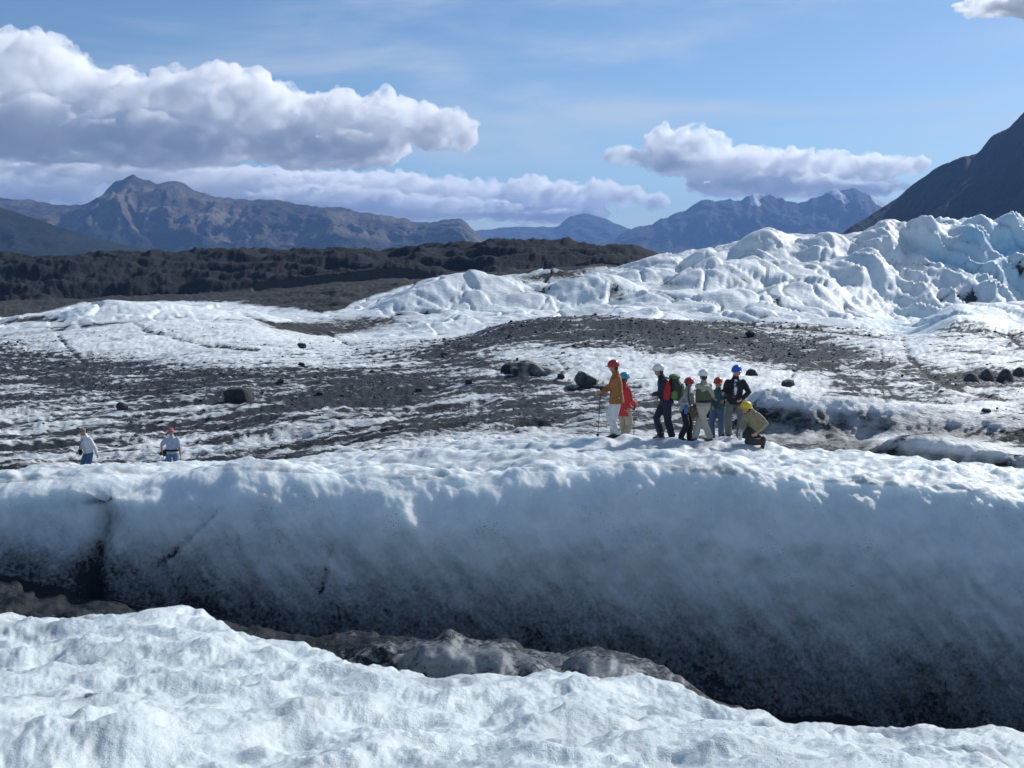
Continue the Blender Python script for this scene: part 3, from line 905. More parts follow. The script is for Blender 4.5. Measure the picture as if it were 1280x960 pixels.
DC = 34000
cloud('cloud', [(-60, 120, 90, 70), (20, 95, 70, 50), (60, 85, 50, 38), (110, 125, 60, 45), (170, 135, 60, 42), (240, 130, 60, 42), (300, 120, 48, 34),
                (340, 145, 60, 42), (420, 155, 60, 38), (480, 155, 48, 34), (540, 160, 44, 30), (572, 165, 26, 24), (60, 160, 120, 45), (200, 175, 140, 36), (400, 185, 120, 26), (-150, 150, 120, 60)], DC, 3)
cloud('cloud', [(-40, 215, 90, 20), (90, 212, 90, 18), (200, 215, 90, 18), (300, 222, 80, 15), (390, 225, 60, 16), (440, 232, 50, 20), (500, 235, 50, 22), (560, 240, 40, 20),
                (610, 245, 36, 20), (660, 240, 40, 20), (700, 245, 40, 20), (750, 240, 34, 17), (785, 245, 26, 15), (560, 262, 120, 14), (680, 268, 90, 12), (820, 250, 22, 12), (40, 242, 60, 16), (100, 245, 34, 14), (420, 248, 120, 16), (300, 240, 90, 14)], DC + 9000, 5)
cloud('cloud', [(785, 195, 30, 13), (830, 178, 30, 19), (865, 172, 28, 15), (895, 178, 20, 14), (850, 200, 56, 22), (920, 205, 60, 22), (980, 208, 56, 22), (1040, 212, 50, 22), (1095, 208, 40, 15), (1135, 208, 30, 12), (960, 232, 110, 18), (1050, 235, 80, 16)], DC, 8)

cloud('cloud', [(1215, 6, 26, 10), (1245, 10, 34, 13), (1280, 4, 40, 14), (1330, -6, 60, 20), (1400, 0, 60, 16)], DC, 12)
# ================================================================== GROUND LOOK-UP
from mathutils.kdtree import KDTree
Rcut = int(np.argmax(Dk[0] * 0 + 1)) if False else None
_rows_use = slice(rowsof('ridge').start - 60, rowsof('ice').start + 40)
_gp = P[_rows_use][::2, ::2].reshape(-1, 3)
_cell = {}


def ground_z(x, y):
    """height of the glacier at x, y (from the grid's own rows)"""
    c = int(np.clip(np.searchsorted(S, x / y), 1, NC - 2))
    best = None
    for cc in (c - 1, c, c + 1):
        col = P[:, cc]
        i = int(np.argmin(np.hypot(col[:, 0] - x, col[:, 1] - y)))
        d_ = math.hypot(col[i, 0] - x, col[i, 1] - y)
        if best is None or d_ < best[0]:
            best = (d_, col[i, 2])
    return float(best[1])


def spot(px, D, py0=500):
    """point on the glacier at distance D under photo column px"""
    py = py0
    for _ in range(4):
        x = ray(px, py)[0] * D
        z = ground_z(x, D)
        py = float(project(x, D, z)[1])
    return x, z, py


def spot_py(px, py, dmin, dmax):
    """nearest visible point of the glacier surface seen at photo pixel px, py"""
    c = int(np.clip(np.searchsorted(S, ray(px, py)[0]), 1, NC - 2))
    m = (P[:, c, 1] > dmin) & (P[:, c, 1] < dmax)
    idx = np.where(m)[0]
    low = np.minimum.accumulate(PY[idx, c])
    vis = idx[PY[idx, c] <= low + .01]
    i = vis[int(np.argmin(np.abs(PY[vis, c] - py)))]
    return P[i, c]


# ================================================================== STONES
def stone_material(name, lo, hi, scale):
    m, nt = new_mat(name)
    g = NT(nt)
    out = g.node('ShaderNodeOutputMaterial'); p = g.node('ShaderNodeBsdfPrincipled')
    nt.links.new(p.outputs[0], out.inputs[0])
    co = g.coord()
    col = g.mix(g.ramp(g.noise(scale, 7, .65, co), .35, .65), c4(*lo), c4(*hi))
    nt.links.new(col, p.inputs['Base Color'])
    p.inputs['Roughness'].default_value = .8
    b = g.node('ShaderNodeBump'); nt.links.new(g.noise(scale * 3, 6, .6, co), b.inputs['Height'])
    b.inputs['Strength'].default_value = .7; b.inputs['Distance'].default_value = .08
    nt.links.new(b.outputs[0], p.inputs['Normal'])
    return m


m_stone_dark = stone_material('dark_slate_stone', (.013, .015, .019), (.036, .039, .045), 2.2)
m_stone_grey = stone_material('grey_schist_stone', (.04, .046, .052), (.125, .135, .14), 1.6)
m_stone_mud = stone_material('muddy_banded_stone', (.025, .023, .021), (.30, .30, .29), .9)


def boulder(px, py, wpx, hpx, mat, label, tilt=0., seed=0, flat=None, block=.5, name='boulder', dmin=30, dmax=175, sink=.18, depth=.75):
    base = spot_py(px, py + hpx * .5, dmin, dmax)
    D = float(base[1]); k = D / F
    w, h = wpx * k, hpx * k / .97
    rr = np.random.default_rng(seed + 100)
    b_ = bmesh.new()
    for i in range(26):
        v = rr.normal(size=3); v /= np.linalg.norm(v)
        v = np.sign(v) * np.abs(v) ** (1 - block * .55)        # push towards a block
        v *= rr.uniform(.86, 1.08)
        b_.verts.new((v[0] * w * .52, v[1] * w * .52 * depth, v[2] * h * .55))
    hull = bmesh.ops.convex_hull(b_, input=b_.verts)
    bmesh.ops.delete(b_, geom=[v for v in b_.verts if not v.link_faces], context='VERTS')
    bmesh.ops.triangulate(b_, faces=b_.faces)
    bmesh.ops.subdivide_edges(b_, edges=b_.edges, cuts=3, use_grid_fill=True)
    for v in b_.verts:
        n_ = mnoise.fractal(v.co / w * 4 + Vector((seed, 0, 0)), 1., 2., 4)
        v.co += v.co.normalized() * n_ * w * .05
    me = bpy.data.meshes.new(name)
    bmesh.ops.rotate(b_, verts=b_.verts, cent=(0, 0, 0), matrix=Matrix.Rotation(math.radians(tilt), 3, 'Y'))
    b_.to_mesh(me); b_.free()
    me.materials.append(mat)
    o = link(name, me, label=label, category='rock' if name == 'boulder' else name.replace('_', ' '), group='larger rocks lying on the glacier' if name == 'boulder' else None)
    x = ray(px, py)[0] * D
    o.location = (x, D, ground_z(x, D) + h * (.5 - sink))
    return o


boulder(300, 492, 38, 20, m_stone_dark, 'large black block lying alone on streaked ice, left of centre', 8, 1, block=.9)
boulder(734, 471, 32, 20, m_stone_grey, 'grey slanting slab beside the man in the brown jacket', 24, 2, block=.7)
boulder(668, 458, 60, 22, m_stone_mud, 'wide mud-banded outcrop of dark rock set in white ice', 4, 3, block=.4, sink=.3)
boulder(638, 456, 26, 17, m_stone_dark, 'dark lump at the left end of the mud-banded outcrop', -10, 4, sink=.3)
boulder(701, 470, 10, 7, m_stone_dark, 'small dark stone between the banded outcrop and the grey slab', 0, 5)
boulder(748, 482, 26, 5, m_stone_grey, 'low flat slab lying under the slanting grey slab', 6, 6, block=.8)
boulder(940, 464, 15, 10, m_stone_dark, 'dark rounded boulder on white ice right of the blue helmet', 0, 7)
boulder(985, 478, 17, 9, m_stone_dark, 'dark boulder at the rim of the debris, upper right of the kneeling person', -8, 8)
boulder(152, 507, 15, 10, m_stone_dark, 'dark stone on the ice above and right of the walker in the grey cap', 10, 9)
boulder(937, 416, 12, 9, m_stone_dark, 'pointed dark stone on the crest of the debris mound', 0, 10, block=.2, dmax=185)
boulder(586, 475, 9, 6, m_stone_dark, 'small square black stone at the end of a white ice strip', 0, 11, block=1.)
boulder(523, 487, 10, 6, m_stone_dark, 'small dark stone in black grit below a white ice strip', 0, 12)
boulder(377, 431, 12, 7, m_stone_dark, 'dark stone on the far edge of the debris below the left white hill', 0, 13)
boulder(377, 431 + 24, 9, 5, m_stone_dark, 'little stone in the debris below the left white hill', 12, 14)
boulder(1233, 512, 12, 6, m_stone_dark, 'dark stone on the dirty ice near the right edge', 0, 15)
#boulder(1006, 489, 10, 6, m_stone_dark, 'small dark stone on the brow of the smooth ice bulge', 0, 16)
#boulder(893, 451, 11, 7, m_stone_dark, 'dark stone on white ice above the two white helmets', 0, 17)
boulder(351, 476, 9, 5, m_stone_dark, 'small stone up the slope from the large black block', 0, 18)
boulder(2 + 398, 491, 9, 5, m_stone_dark, 'small stone in the black grit right of the large black block', 0, 19)
boulder(556, 441, 9, 5, m_stone_grey, 'pale small stone on the debris beyond the white ice strip', 0, 20)


m_stone_cone = stone_material('dirt_cone_grit', (.03, .033, .034), (.10, .105, .10), 5.)


def dirt_cone(px, py, wpx, hpx, seed, label):
    base = spot_py(px, py + hpx * .45, 50, 120)
    D = float(base[1]); k = D / F
    w, h = wpx * k * .5, hpx * k * 1.1
    x = ray(px, py)[0] * D
    n_r, n_a = 14, 30
    V, Fc = [], []
    for i in range(n_r + 1):
        r = i / n_r
        for j in range(n_a):
            a_ = 2 * math.pi * j / n_a
            rr_ = w * r * (1.15 + .18 * mnoise.noise(Vector((math.cos(a_), math.sin(a_), seed))))
            zz_ = h * (1 - r ** 2.4) - h * .3 + .05 * mnoise.noise(Vector((rr_ * math.cos(a_) * 4, rr_ * math.sin(a_) * 4, seed)))
            V.append((rr_ * math.cos(a_), rr_ * math.sin(a_), zz_))
    for i in range(n_r):
        for j in range(n_a):
            Fc.append((i * n_a + j, i * n_a + (j + 1) % n_a, (i + 1) * n_a + (j + 1) % n_a, (i + 1) * n_a + j))
    me = bpy.data.meshes.new('dirt_cone'); me.from_pydata(V, [], Fc); me.update()
    me.materials.append(m_stone_cone)
    o = link('dirt_cone', me, label=label, category='dirt cone', group='dirt cones on the ice near the right edge')
    o.location = (x, D, ground_z(x, D))


dirt_cone(1214, 470, 20, 13, 1, 'leftmost of the row of dark dirt cones on the right')
dirt_cone(1234, 467, 20, 17, 2, 'tallest dark dirt cone, second from the left in its row')
dirt_cone(1257, 465, 19, 15, 3, 'third dark dirt cone from the left in its row')
dirt_cone(1275, 463, 20, 15, 4, 'dark dirt cone at the right edge of the picture')

# a grassy knoll that pokes up behind the moraine on the left
kx, kz = ray(131, 315)
KD = 900.
V, Fc = [], []
for i in range(13):
    for j in range(28):
        a_ = 2 * math.pi * j / 28; r = i / 12
        V.append((kx * KD + 26 * r * math.cos(a_) * (1 + .2 * mnoise.noise(Vector((math.cos(a_), math.sin(a_), 1)))), KD + 30 * r * math.sin(a_), kz * KD + 1 - 24 * r ** .8 + 1.2 * mnoise.noise(Vector((r * 4, a_, 3)))))
for i in range(12):
    for j in range(28):
        Fc.append((i * 28 + j, i * 28 + (j + 1) % 28, (i + 1) * 28 + (j + 1) % 28, (i + 1) * 28 + j))
me = bpy.data.meshes.new('grassy_knoll'); me.from_pydata(V, [], Fc); me.update()
me.materials.append(rock_material('knoll_grass', [(.05, .055, .03), (.075, .08, .045)], .2, .4))
link('grassy_knoll', me, kind='structure')

# loose stones strewn over the debris (nobody could count them)
iv, ifc = ico(1)
cand = P[rowsof('field')].reshape(-1, 3); cd = dirt[rowsof('field')].reshape(-1)
cpx = PX[rowsof('field')].reshape(-1)
area_w = cand[:, 1] ** 1.0 * np.where((cpx > -80) & (cpx < 1360), 1, 0) * (cand[:, 1] > 33) * np.clip((cd - .25) * 1.6, .015, 1)
area_w /= area_w.sum()
pick = RNG.choice(len(cand), 11000, p=area_w)
NP_ = len(pick)
kk = cand[pick, 1] / F
size = kk * np.clip(RNG.lognormal(-.48, .6, NP_), .3, 3.2)
size = np.minimum(size, .36)
jit = RNG.uniform(.65, 1.3, (NP_, len(iv), 3)) * RNG.uniform(.7, 1.35, (NP_, 1, 3))
rv_ = iv[None] * jit * size[:, None, None]
ang_ = RNG.uniform(0, 6.28, NP_)
ca, sa = np.cos(ang_)[:, None], np.sin(ang_)[:, None]
xx_ = rv_[..., 0] * ca - rv_[..., 1] * sa; yy_ = rv_[..., 0] * sa + rv_[..., 1] * ca
off = np.stack([RNG.normal(0, .12, NP_), RNG.normal(0, .12, NP_), size * .25], -1)
VV = np.stack([xx_, yy_, rv_[..., 2] * .75], -1) + (cand[pick] + off)[:, None, :]
half = NP_ * 2 // 3
for nm_, a0, a1, mt in [('dark_scattered_stones', 0, half, m_stone_dark), ('grey_scattered_stones', half, NP_, m_stone_grey)]:
    V = VV[a0:a1].reshape(-1, 3)
    Fq = (ifc[None] + (np.arange(a1 - a0) * len(iv))[:, None, None]).reshape(-1, 3)
    me = bpy.data.meshes.new(nm_)
    me.vertices.add(len(V)); me.loops.add(len(Fq) * 3); me.polygons.add(len(Fq))
    me.vertices.foreach_set('co', V.reshape(-1).astype(np.float32))
    me.loops.foreach_set('vertex_index', Fq.reshape(-1).astype(np.int32))
    me.polygons.foreach_set('loop_start', (np.arange(len(Fq)) * 3).astype(np.int32))
    me.polygons.foreach_set('loop_total', np.full(len(Fq), 3, np.int32))
    me.update(); me.materials.append(mt)
    link(nm_, me, kind='stuff', label='loose ' + nm_.split('_')[0] + ' stones strewn over the dirty ice')


# ================================================================== PEOPLE
_cloth = {}


def cloth(col, rough=.85, name='woven_cloth', sheen=0.):
    key = (tuple(col), rough, name)
    if key in _cloth: return _cloth[key]
    m, nt = new_mat(name)
    g = NT(nt)
    out = g.node('ShaderNodeOutputMaterial'); p = g.node('ShaderNodeBsdfPrincipled')
    nt.links.new(p.outputs[0], out.inputs[0])
    co = g.coord()
    f = g.noise(14, 5, .6, co)
    nt.links.new(g.mix(f, c4(*[c * .72 for c in col]), c4(*[min(1, c * 1.25) for c in col])), p.inputs['Base Color'])
    p.inputs['Roughness'].default_value = rough
    b = g.node('ShaderNodeBump'); nt.links.new(g.noise(30, 4, .6, co), b.inputs['Height'])
    b.inputs['Strength'].default_value = .35; b.inputs['Distance'].default_value = .01
    nt.links.new(b.outputs[0], p.inputs['Normal'])
    _cloth[key] = m
    return m


SKIN = cloth((.42, .22, .15), .55, 'skin')
PLASTIC = lambda c: cloth(c, .28, 'glossy_plastic')


class Shape:
    """collects closed tubes and ellipsoids, then fuses them into one skin"""
    def __init__(s):
        s.V, s.F, s.n = [], [], 0
    def add(s, V, Fc):
        s.V.append(np.asarray(V, float)); s.F += [tuple(i + s.n for i in f) for f in Fc]; s.n += len(V)
    def ell(s, c, r, ax=None, sub=2):
        iv_, if_ = ico(sub)
        V = iv_ * np.array(r)
        if ax is not None:
            V = V @ np.array(ax)
        s.add(V + np.array(c), [tuple(f) for f in if_])
    def tube(s, pts, rad, lat=None, n=14):
        """pts: centres; rad: radius or (along lat, across) per point"""
        pts = [Vector(p) for p in pts]
        V = []
        for i, p in enumerate(pts):
            t = (pts[min(i + 1, len(pts) - 1)] - pts[max(i - 1, 0)]).normalized()
            l = Vector(lat) if lat is not None else Vector((1, .3, .05))
            if abs(l.normalized().dot(t)) > .95: l = Vector((0, 1, .1))
            u = (l - t * l.dot(t)).normalized(); w = t.cross(u)
            r = rad[i] if isinstance(rad[i], (tuple, list)) else (rad[i], rad[i])
            for j in range(n):
                a_ = 2 * math.pi * j / n
                V.append(p + u * (r[0] * math.cos(a_)) + w * (r[1] * math.sin(a_)))
        Fc = []
        m_ = len(pts)
        for i in range(m_ - 1):
            for j in range(n):
                Fc.append((i * n + j, i * n + (j + 1) % n, (i + 1) * n + (j + 1) % n, (i + 1) * n + j))
        Fc.append(tuple(range(n))[::-1]); Fc.append(tuple(range((m_ - 1) * n, m_ * n)))
        s.add([tuple(v) for v in V], Fc)
        for e in (0, m_ - 1):
            r = rad[e] if isinstance(rad[e], (tuple, list)) else (rad[e], rad[e])
            if max(r) < .12:
                s.ell(pts[e], (min(r), min(r), min(r)), sub=1)
    def build(s, name, mat, parent=None, voxel=None, smooth=2, wrinkle=0., wf=9., deci=None, **kw):
        me = bpy.data.meshes.new(name)
        me.from_pydata(np.concatenate(s.V).tolist(), [], s.F); me.update()
        if voxel:
            o = bpy.data.objects.new('work', me); COL.objects.link(o)
            r = o.modifiers.new('r', 'REMESH'); r.mode = 'VOXEL'; r.voxel_size = voxel
            if smooth:
                q = o.modifiers.new('s', 'SMOOTH'); q.factor = .5; q.iterations = smooth
            if deci:
                q = o.modifiers.new('d', 'DECIMATE'); q.ratio = deci
            dg = bpy.context.evaluated_depsgraph_get()
            m2 = bpy.data.meshes.new_from_object(o.evaluated_get(dg))
            bpy.data.objects.remove(o); bpy.data.meshes.remove(me)
            me = m2; me.name = name
        if wrinkle:
            nv_ = len(me.vertices)
            co = np.empty(nv_ * 3, np.float32); me.vertices.foreach_get('co', co); co = co.reshape(-1, 3).astype(float)
            no = np.empty(nv_ * 3, np.float32); me.vertices.foreach_get('normal', no); no = no.reshape(-1, 3)
            w_ = fbm(co[:, 0] * wf + 2 * co[:, 2], co[:, 1] * wf, co[:, 2] * wf * 1.6 + len(name), 3, .55, 'r')
            co += no * (wrinkle * w_)[:, None]
            me.vertices.foreach_set('co', co.reshape(-1).astype(np.float32)); me.update()
        me.materials.clear(); me.materials.append(mat)
        me.polygons.foreach_set('use_smooth', np.ones(len(me.polygons), bool))
        return link(name, me, parent, **kw)


def ik(a, b, l1, l2, hint):
    a, b = Vector(a), Vector(b)
    d = b - a; L = min(d.length, (l1 + l2) * .995)
    d.normalize(); b2 = a + d * L
    x = (l1 * l1 - l2 * l2 + L * L) / (2 * L)
    h = math.sqrt(max(l1 * l1 - x * x, 0))
    hv = Vector(hint); hv -= d * hv.dot(d)
    hv = hv.normalized() if hv.length > 1e-5 else Vector((0, 0, 1))
    return a + d * x + hv * h, b2


def person(px, D, H, face, label, top, trousers, boots, group, hands=None, feet=None, lean=(0, 0), head_off=(0, 0, 0), head_face=None, hat=None,
           hat_col=(.8, .8, .8), jacket_len=0., panels=None, kneel=None, sleeve=True, hair=(.03, .02, .015), detail=1, sink=0.0, py=None, sleeve_col=None, belt=None, coat=0.):
    """a person standing on the glacier. face: heading in the ground plane (x right, y away). hands / feet: targets in metres from the
    spot between the feet (x right, y away, z up)."""
    x0, z0, pyg = spot(px, D)
    root = bpy.data.objects.new('person', None); COL.objects.link(root)
    root.location = (x0, D, z0 - sink)
    root['label'] = label; root['category'] = 'person'; root['group'] = group
    s = H / 1.75
    f = Vector((face[0], face[1], 0)).normalized()
    lat = Vector((-f.y, f.x, 0))
    up = Vector((0, 0, 1))
    hf = Vector(head_face).normalized() if head_face else f.copy()
    if kneel:
        hip, neck, headc = Vector(kneel['hip']), Vector(kneel['neck']), Vector(kneel['head'])
    else:
        hip = up * .93 * s
        neck = hip + up * .53 * s + Vector((lean[0], lean[1], 0))
        headc = neck + up * .165 * s + f * .03 * s + Vector(head_off)
    spine = (neck - hip).normalized()
    sh = neck - spine * .075 * s
    SHO = [sh + lat * .175 * s * q for q in (-1, 1)]
    HIP = [hip + lat * .095 * s * q - up * .02 for q in (-1, 1)]
    feet = feet or [(lat * -.12 * s)[:2], (lat * .12 * s)[:2]]
    ANK, KNE = [], []
    for q in (0, 1):
        ft = feet[q]
        gz = ground_z(x0 + ft[0], D + ft[1]) - (z0 - sink) if not kneel else 0.
        gz = max(min(gz, .15), -.12)
        a_ = Vector((ft[0], ft[1], .09 * s + gz + (ft[2] if len(ft) > 2 else 0)))
        k_, a_ = ik(HIP[q], a_, .43 * s, .43 * s, (kneel['knee_hint'][q] if kneel else f * .8 + lat * (.25 if q else -.25)))
        if kneel and kneel.get('knees') and kneel['knees'][q]:
            k_ = Vector(kneel['knees'][q])
        KNE.append(k_); ANK.append(a_)
    hands = hands or [None, None]
    WRI, ELB = [], []
    for q in (0, 1):
        h_ = hands[q]
        if h_ is None:
            h_ = SHO[q] + lat * (.10 if q else -.10) * s - up * .55 * s + f * .08 * s
            e_, w_ = ik(SHO[q], h_, .29 * s, .26 * s, -f + lat * (.3 if q else -.3))
        else:
            hint = h_[3] if len(h_) > 3 else (-f * .5 - up + lat * (.5 if q else -.5))
            e_, w_ = ik(SHO[q], h_[:3], .29 * s, .26 * s, hint)
        ELB.append(e_); WRI.append(w_)
    vox = (.009, .016, .017) if detail else (.05, .06, .06)
    # body: one continuous surface with head, ears, nose, arms and fingers
    b = Shape()
    hl = Vector((-hf.y, hf.x, 0)).normalized()
    b.ell(headc, (.076 * s, .093 * s, .118 * s), ax=np.array([hl, hf, up]))
    b.ell(headc + hf * .03 * s - up * .06 * s, (.052 * s, .055 * s, .055 * s), ax=np.array([hl, hf, up]))
    b.tube([headc + hf * .085 * s + up * .01 * s, headc + hf * .108 * s - up * .018 * s], [.010 * s, .015 * s], n=8)     # nose
    b.ell(headc + hf * .088 * s - up * .055 * s, (.024 * s, .012 * s, .008 * s), ax=np.array([hl, hf, up]), sub=1)        # lips
    for q in (-1, 1):
        b.ell(headc + hl * .078 * s * q - up * .01 * s, (.012 * s, .018 * s, .03 * s), ax=np.array([hl, hf, up]), sub=1)
    b.tube([neck - spine * .08, neck + (headc - neck) * .6], [.062 * s, .055 * s])
    b.tube([hip, hip + spine * .2 * s, sh - spine * .05 * s, sh], [(.13 * s, .09 * s), (.12 * s, .085 * s), (.15 * s, .09 * s), (.11 * s, .07 * s)], lat)
    for q in (0, 1):
        b.tube([SHO[q], ELB[q], WRI[q]], [.045 * s, .038 * s, .027 * s])
        b.tube([HIP[q], KNE[q], ANK[q]], [.075 * s, .05 * s, .035 * s])
        fd = (WRI[q] - ELB[q]).normalized()
        sd = fd.cross(lat if abs(fd.dot(lat)) < .8 else f).normalized()
        pn_ = fd.cross(sd).normalized()
        palm = WRI[q] + fd * .055 * s
        b.ell(palm, (.042 * s, .055 * s, .02 * s), ax=np.array([sd, fd, pn_]), sub=1)
        if detail:
            for i_, (o_, l_) in enumerate([(-.03, .062), (-.01, .074), (.011, .068), (.031, .052)]):
                r0 = palm + fd * .045 * s + sd * o_ * s
                r1 = r0 + fd * l_ * .5 * s + pn_ * .012 * s
                r2 = r1 + fd * l_ * .25 * s + pn_ * .035 * s
                b.tube([r0, r1, r2], [.0098 * s, .0092 * s, .0085 * s], n=7)
            b.tube([palm - fd * .02 * s - sd * .035 * s, palm + fd * .015 * s - sd * .062 * s + pn_ * .015 * s, palm + fd * .045 * s - sd * .058 * s + pn_ * .035 * s], [.012 * s, .011 * s, .009 * s], n=7)
    b.build('body', SKIN, root, voxel=vox[0], smooth=1, deci=.25 if detail else None)
    if detail:
        for q in (-1, 1):
            e = Shape(); e.ell(headc + hf * .086 * s + hl * .032 * s * q + up * .016 * s, (.011 * s,) * 3, sub=1)
            e.build('eye', cloth((.02, .015, .012), .2, 'eye_dark'), root)
        hr = Shape()
        hr.ell(headc - hf * .016 * s + up * .022 * s, (.083 * s, .094 * s, .108 * s), ax=np.array([hl, hf, up]))
        hr.ell(headc - hf * .05 * s - up * .03 * s, (.074 * s, .06 * s, .085 * s), ax=np.array([hl, hf, up]))
        hr.build('hair', cloth(hair, .6, 'hair'), root, voxel=.012, smooth=1)
    # upper garment
    j = Shape()
    low = hip - spine * (.02 + jacket_len) * s
    j.tube([low, hip + spine * .12 * s, hip + spine * .3 * s, sh - spine * .03 * s, neck - spine * .0 * s],
           [((.195 + coat) * s, (.158 + coat) * s), (.180 * s, .140 * s), (.19 * s, .13 * s), (.185 * s, .115 * s), (.075 * s, .075 * s)], lat, n=20)
    for q in (0, 1):
        j.ell(SHO[q] - spine * .025 * s, (.064 * s,) * 3, sub=1)
        if sleeve:
            j.tube([SHO[q], (SHO[q] + ELB[q]) / 2, ELB[q], (ELB[q] + WRI[q]) / 2, WRI[q] - (WRI[q] - ELB[q]).normalized() * .01],
                   [.066 * s, .068 * s, .062 * s, .057 * s, .048 * s])
        else:
            j.tube([SHO[q], SHO[q] + (ELB[q] - SHO[q]) * .82], [.074 * s, .072 * s])
    j.tube([neck - spine * .03 * s, neck + (headc - neck) * .30], [.085 * s, .072 * s])
    jo = j.build(top[1], cloth(top[0]), root, voxel=vox[1], smooth=2, wrinkle=.022 if detail else 0, wf=7)
    # lower garment
    t = Shape()
    t.ell(hip - up * .02, (.155 * s, .108 * s, .12 * s), ax=np.array([lat, f, up]))
    for q in (0, 1):
        t.tube([HIP[q], (HIP[q] + KNE[q]) / 2, KNE[q], (KNE[q] + ANK[q]) / 2, ANK[q] - (ANK[q] - KNE[q]).normalized() * .01],
               [.102 * s, .095 * s, .082 * s, .080 * s, .078 * s])
    t.build(trousers[1], cloth(trousers[0]), root, voxel=vox[2], smooth=2, wrinkle=.020 if detail else 0, wf=7)
    if detail:
        for q in (0, 1):
            bt = Shape()
            ff = f + lat * (.15 if q else -.15); ff.normalize()
            if kneel and kneel.get('knees') and kneel['knees'][q]:
                ff = Vector((0, 0, -1)) * .8 + f * .2; ff.normalize()
            a_ = ANK[q]
            bt.tube([a_ + up * .08 * s, a_ - up * .02 * s], [.056 * s, .058 * s])
            bt.tube([a_ - up * .045 * s - ff * .05 * s, a_ - up * .045 * s + ff * .08 * s, a_ - up * .058 * s + ff * .17 * s], [(.046 * s, .045 * s), (.052 * s, .042 * s), (.04 * s, .028 * s)], lat)
            bo = bt.build('boot', cloth(boots, .6, 'boot_leather'), root, voxel=.012, smooth=1)
            so = Shape()
            so.tube([a_ - up * .088 * s - ff * .075 * s, a_ - up * .088 * s + ff * .08 * s, a_ - up * .088 * s + ff * .20 * s], [(.042 * s, .012), (.05 * s, .012), (.032 * s, .012)], lat)
            so.build('sole', cloth((.02, .02, .02), .7, 'rubber'), bo)
    ax = np.array([hl, hf, up])
    if hat == 'helmet':
        hc = headc + up * .035 * s
        V, Fc = [], []
        n1_, n2_ = 10, 24
        for i in range(n1_ + 1):
            ph = math.pi / 2 * (1 - i / n1_) - .12 * (i / n1_)
            for k in range(n2_):
                a_ = 2 * math.pi * k / n2_
                r_ = 1 + .03 * math.cos(2 * a_) * math.cos(ph)
                p_ = hc + hl * (.118 * s * math.cos(a_) * math.cos(ph) * r_) + hf * (.140 * s * math.sin(a_) * math.cos(ph) * r_) + up * (.128 * s * math.sin(ph))
                V.append(tuple(p_))
        for i in range(n1_):
            for k in range(n2_):
                Fc.append((i * n2_ + k, i * n2_ + (k + 1) % n2_, (i + 1) * n2_ + (k + 1) % n2_, (i + 1) * n2_ + k))
        hs = Shape(); hs.add(V, Fc)
        he = hs.build('helmet', PLASTIC(hat_col), root)
        md = he.modifiers.new('t', 'SOLIDIFY'); md.thickness = .008
        br = Shape()
        V, Fc = [], []
        for k in range(n2_ + 1):
            a_ = 2 * math.pi * k / n2_
            fw_ = .012 + .04 * max(0, math.sin(a_)) ** 3
            for (rad_, dz) in ((0, .0), (fw_, -.008), (fw_, -.016), (0, -.012)):
                V.append(tuple(hc + hl * ((.117 * s + rad_) * math.cos(a_)) + hf * ((.139 * s + rad_) * math.sin(a_)) + up * (-.012 + dz)))
        for k in range(n2_):
            for m_ in range(4):
                Fc.append((k * 4 + m_, k * 4 + (m_ + 1) % 4, (k + 1) * 4 + (m_ + 1) % 4, (k + 1) * 4 + m_))
        br.add(V, Fc); br.build('brim', PLASTIC(hat_col), he)
        if detail:
            cs = Shape()
            for q in (-1, 1):
                cs.tube([hc + hl * .105 * s * q - up * .01, headc + hl * .085 * s * q - up * .06 * s, headc + hf * .04 * s - up * .125 * s], [.006] * 3, n=6)
            cs.build('chin_strap', cloth((.03, .03, .03), .7, 'webbing'), he)
    elif hat == 'cap':
        c_ = Shape()
        c_.ell(headc + up * .045 * s - hf * .005, (.092 * s, .108 * s, .088 * s), ax=ax)
        co_ = c_.build('cap', cloth(hat_col), root)
        v_ = Shape(); v_.tube([headc + up * .06 * s + hf * .07 * s, headc + up * .05 * s + hf * .13 * s, headc + up * .038 * s + hf * .175 * s], [(.075 * s, .008), (.078 * s, .007), (.045 * s, .005)], hl)
        v_.build('visor', cloth(hat_col), co_)
    for pnl in (panels or []):
        q_ = Shape(); kind, col, args = pnl
        if kind == 'shirt':        # strip of shirt showing in the open front
            c0 = neck + f * .07 * s - up * .03; c1 = sh + f * .112 * s - spine * .17 * s; c2 = hip + f * .118 * s + spine * .16 * s
            q_.tube([c0, c1, c2], [(.045 * s, .03), (.05 * s, .03), (.03 * s, .03)], lat)
            q_.build('shirt_front', cloth(col), root)
        elif kind == 'sweater':
            q_.tube([sh + f * .075 * s - spine * .1 * s, hip + f * .082 * s + spine * .18 * s, hip + f * .075 * s - spine * .03 * s], [(.07 * s, .055), (.09 * s, .06), (.125 * s, .065)], lat)
            q_.build('sweater_front', cloth(col), root)
        elif kind == 'panel':      # coloured body side of the jacket
            c_, r_ = args
            q_.ell(c_, r_); q_.build('red_side_panel', cloth(col), root, voxel=.014, smooth=1)
        elif kind == 'vest':
            q_.tube([hip + spine * .06 * s, hip + spine * .28 * s, sh - spine * .01 * s], [(.200 * s, .160 * s), (.218 * s, .165 * s), (.165 * s, .132 * s)], lat, n=20)
            q_.build('vest', cloth(col), root, voxel=.014, smooth=2, wrinkle=.01)
        elif kind == 'belt':
            q_.tube([hip + spine * .055 * s, hip + spine * .12 * s], [(.205 * s, .165 * s), (.205 * s, .165 * s)], lat, n=20)
            q_.build('waist_belt', cloth(col), root)
    if py is not None:
        print('PERSON %s px %d wanted foot py %.1f got %.1f' % (label[:30], px, py, pyg))
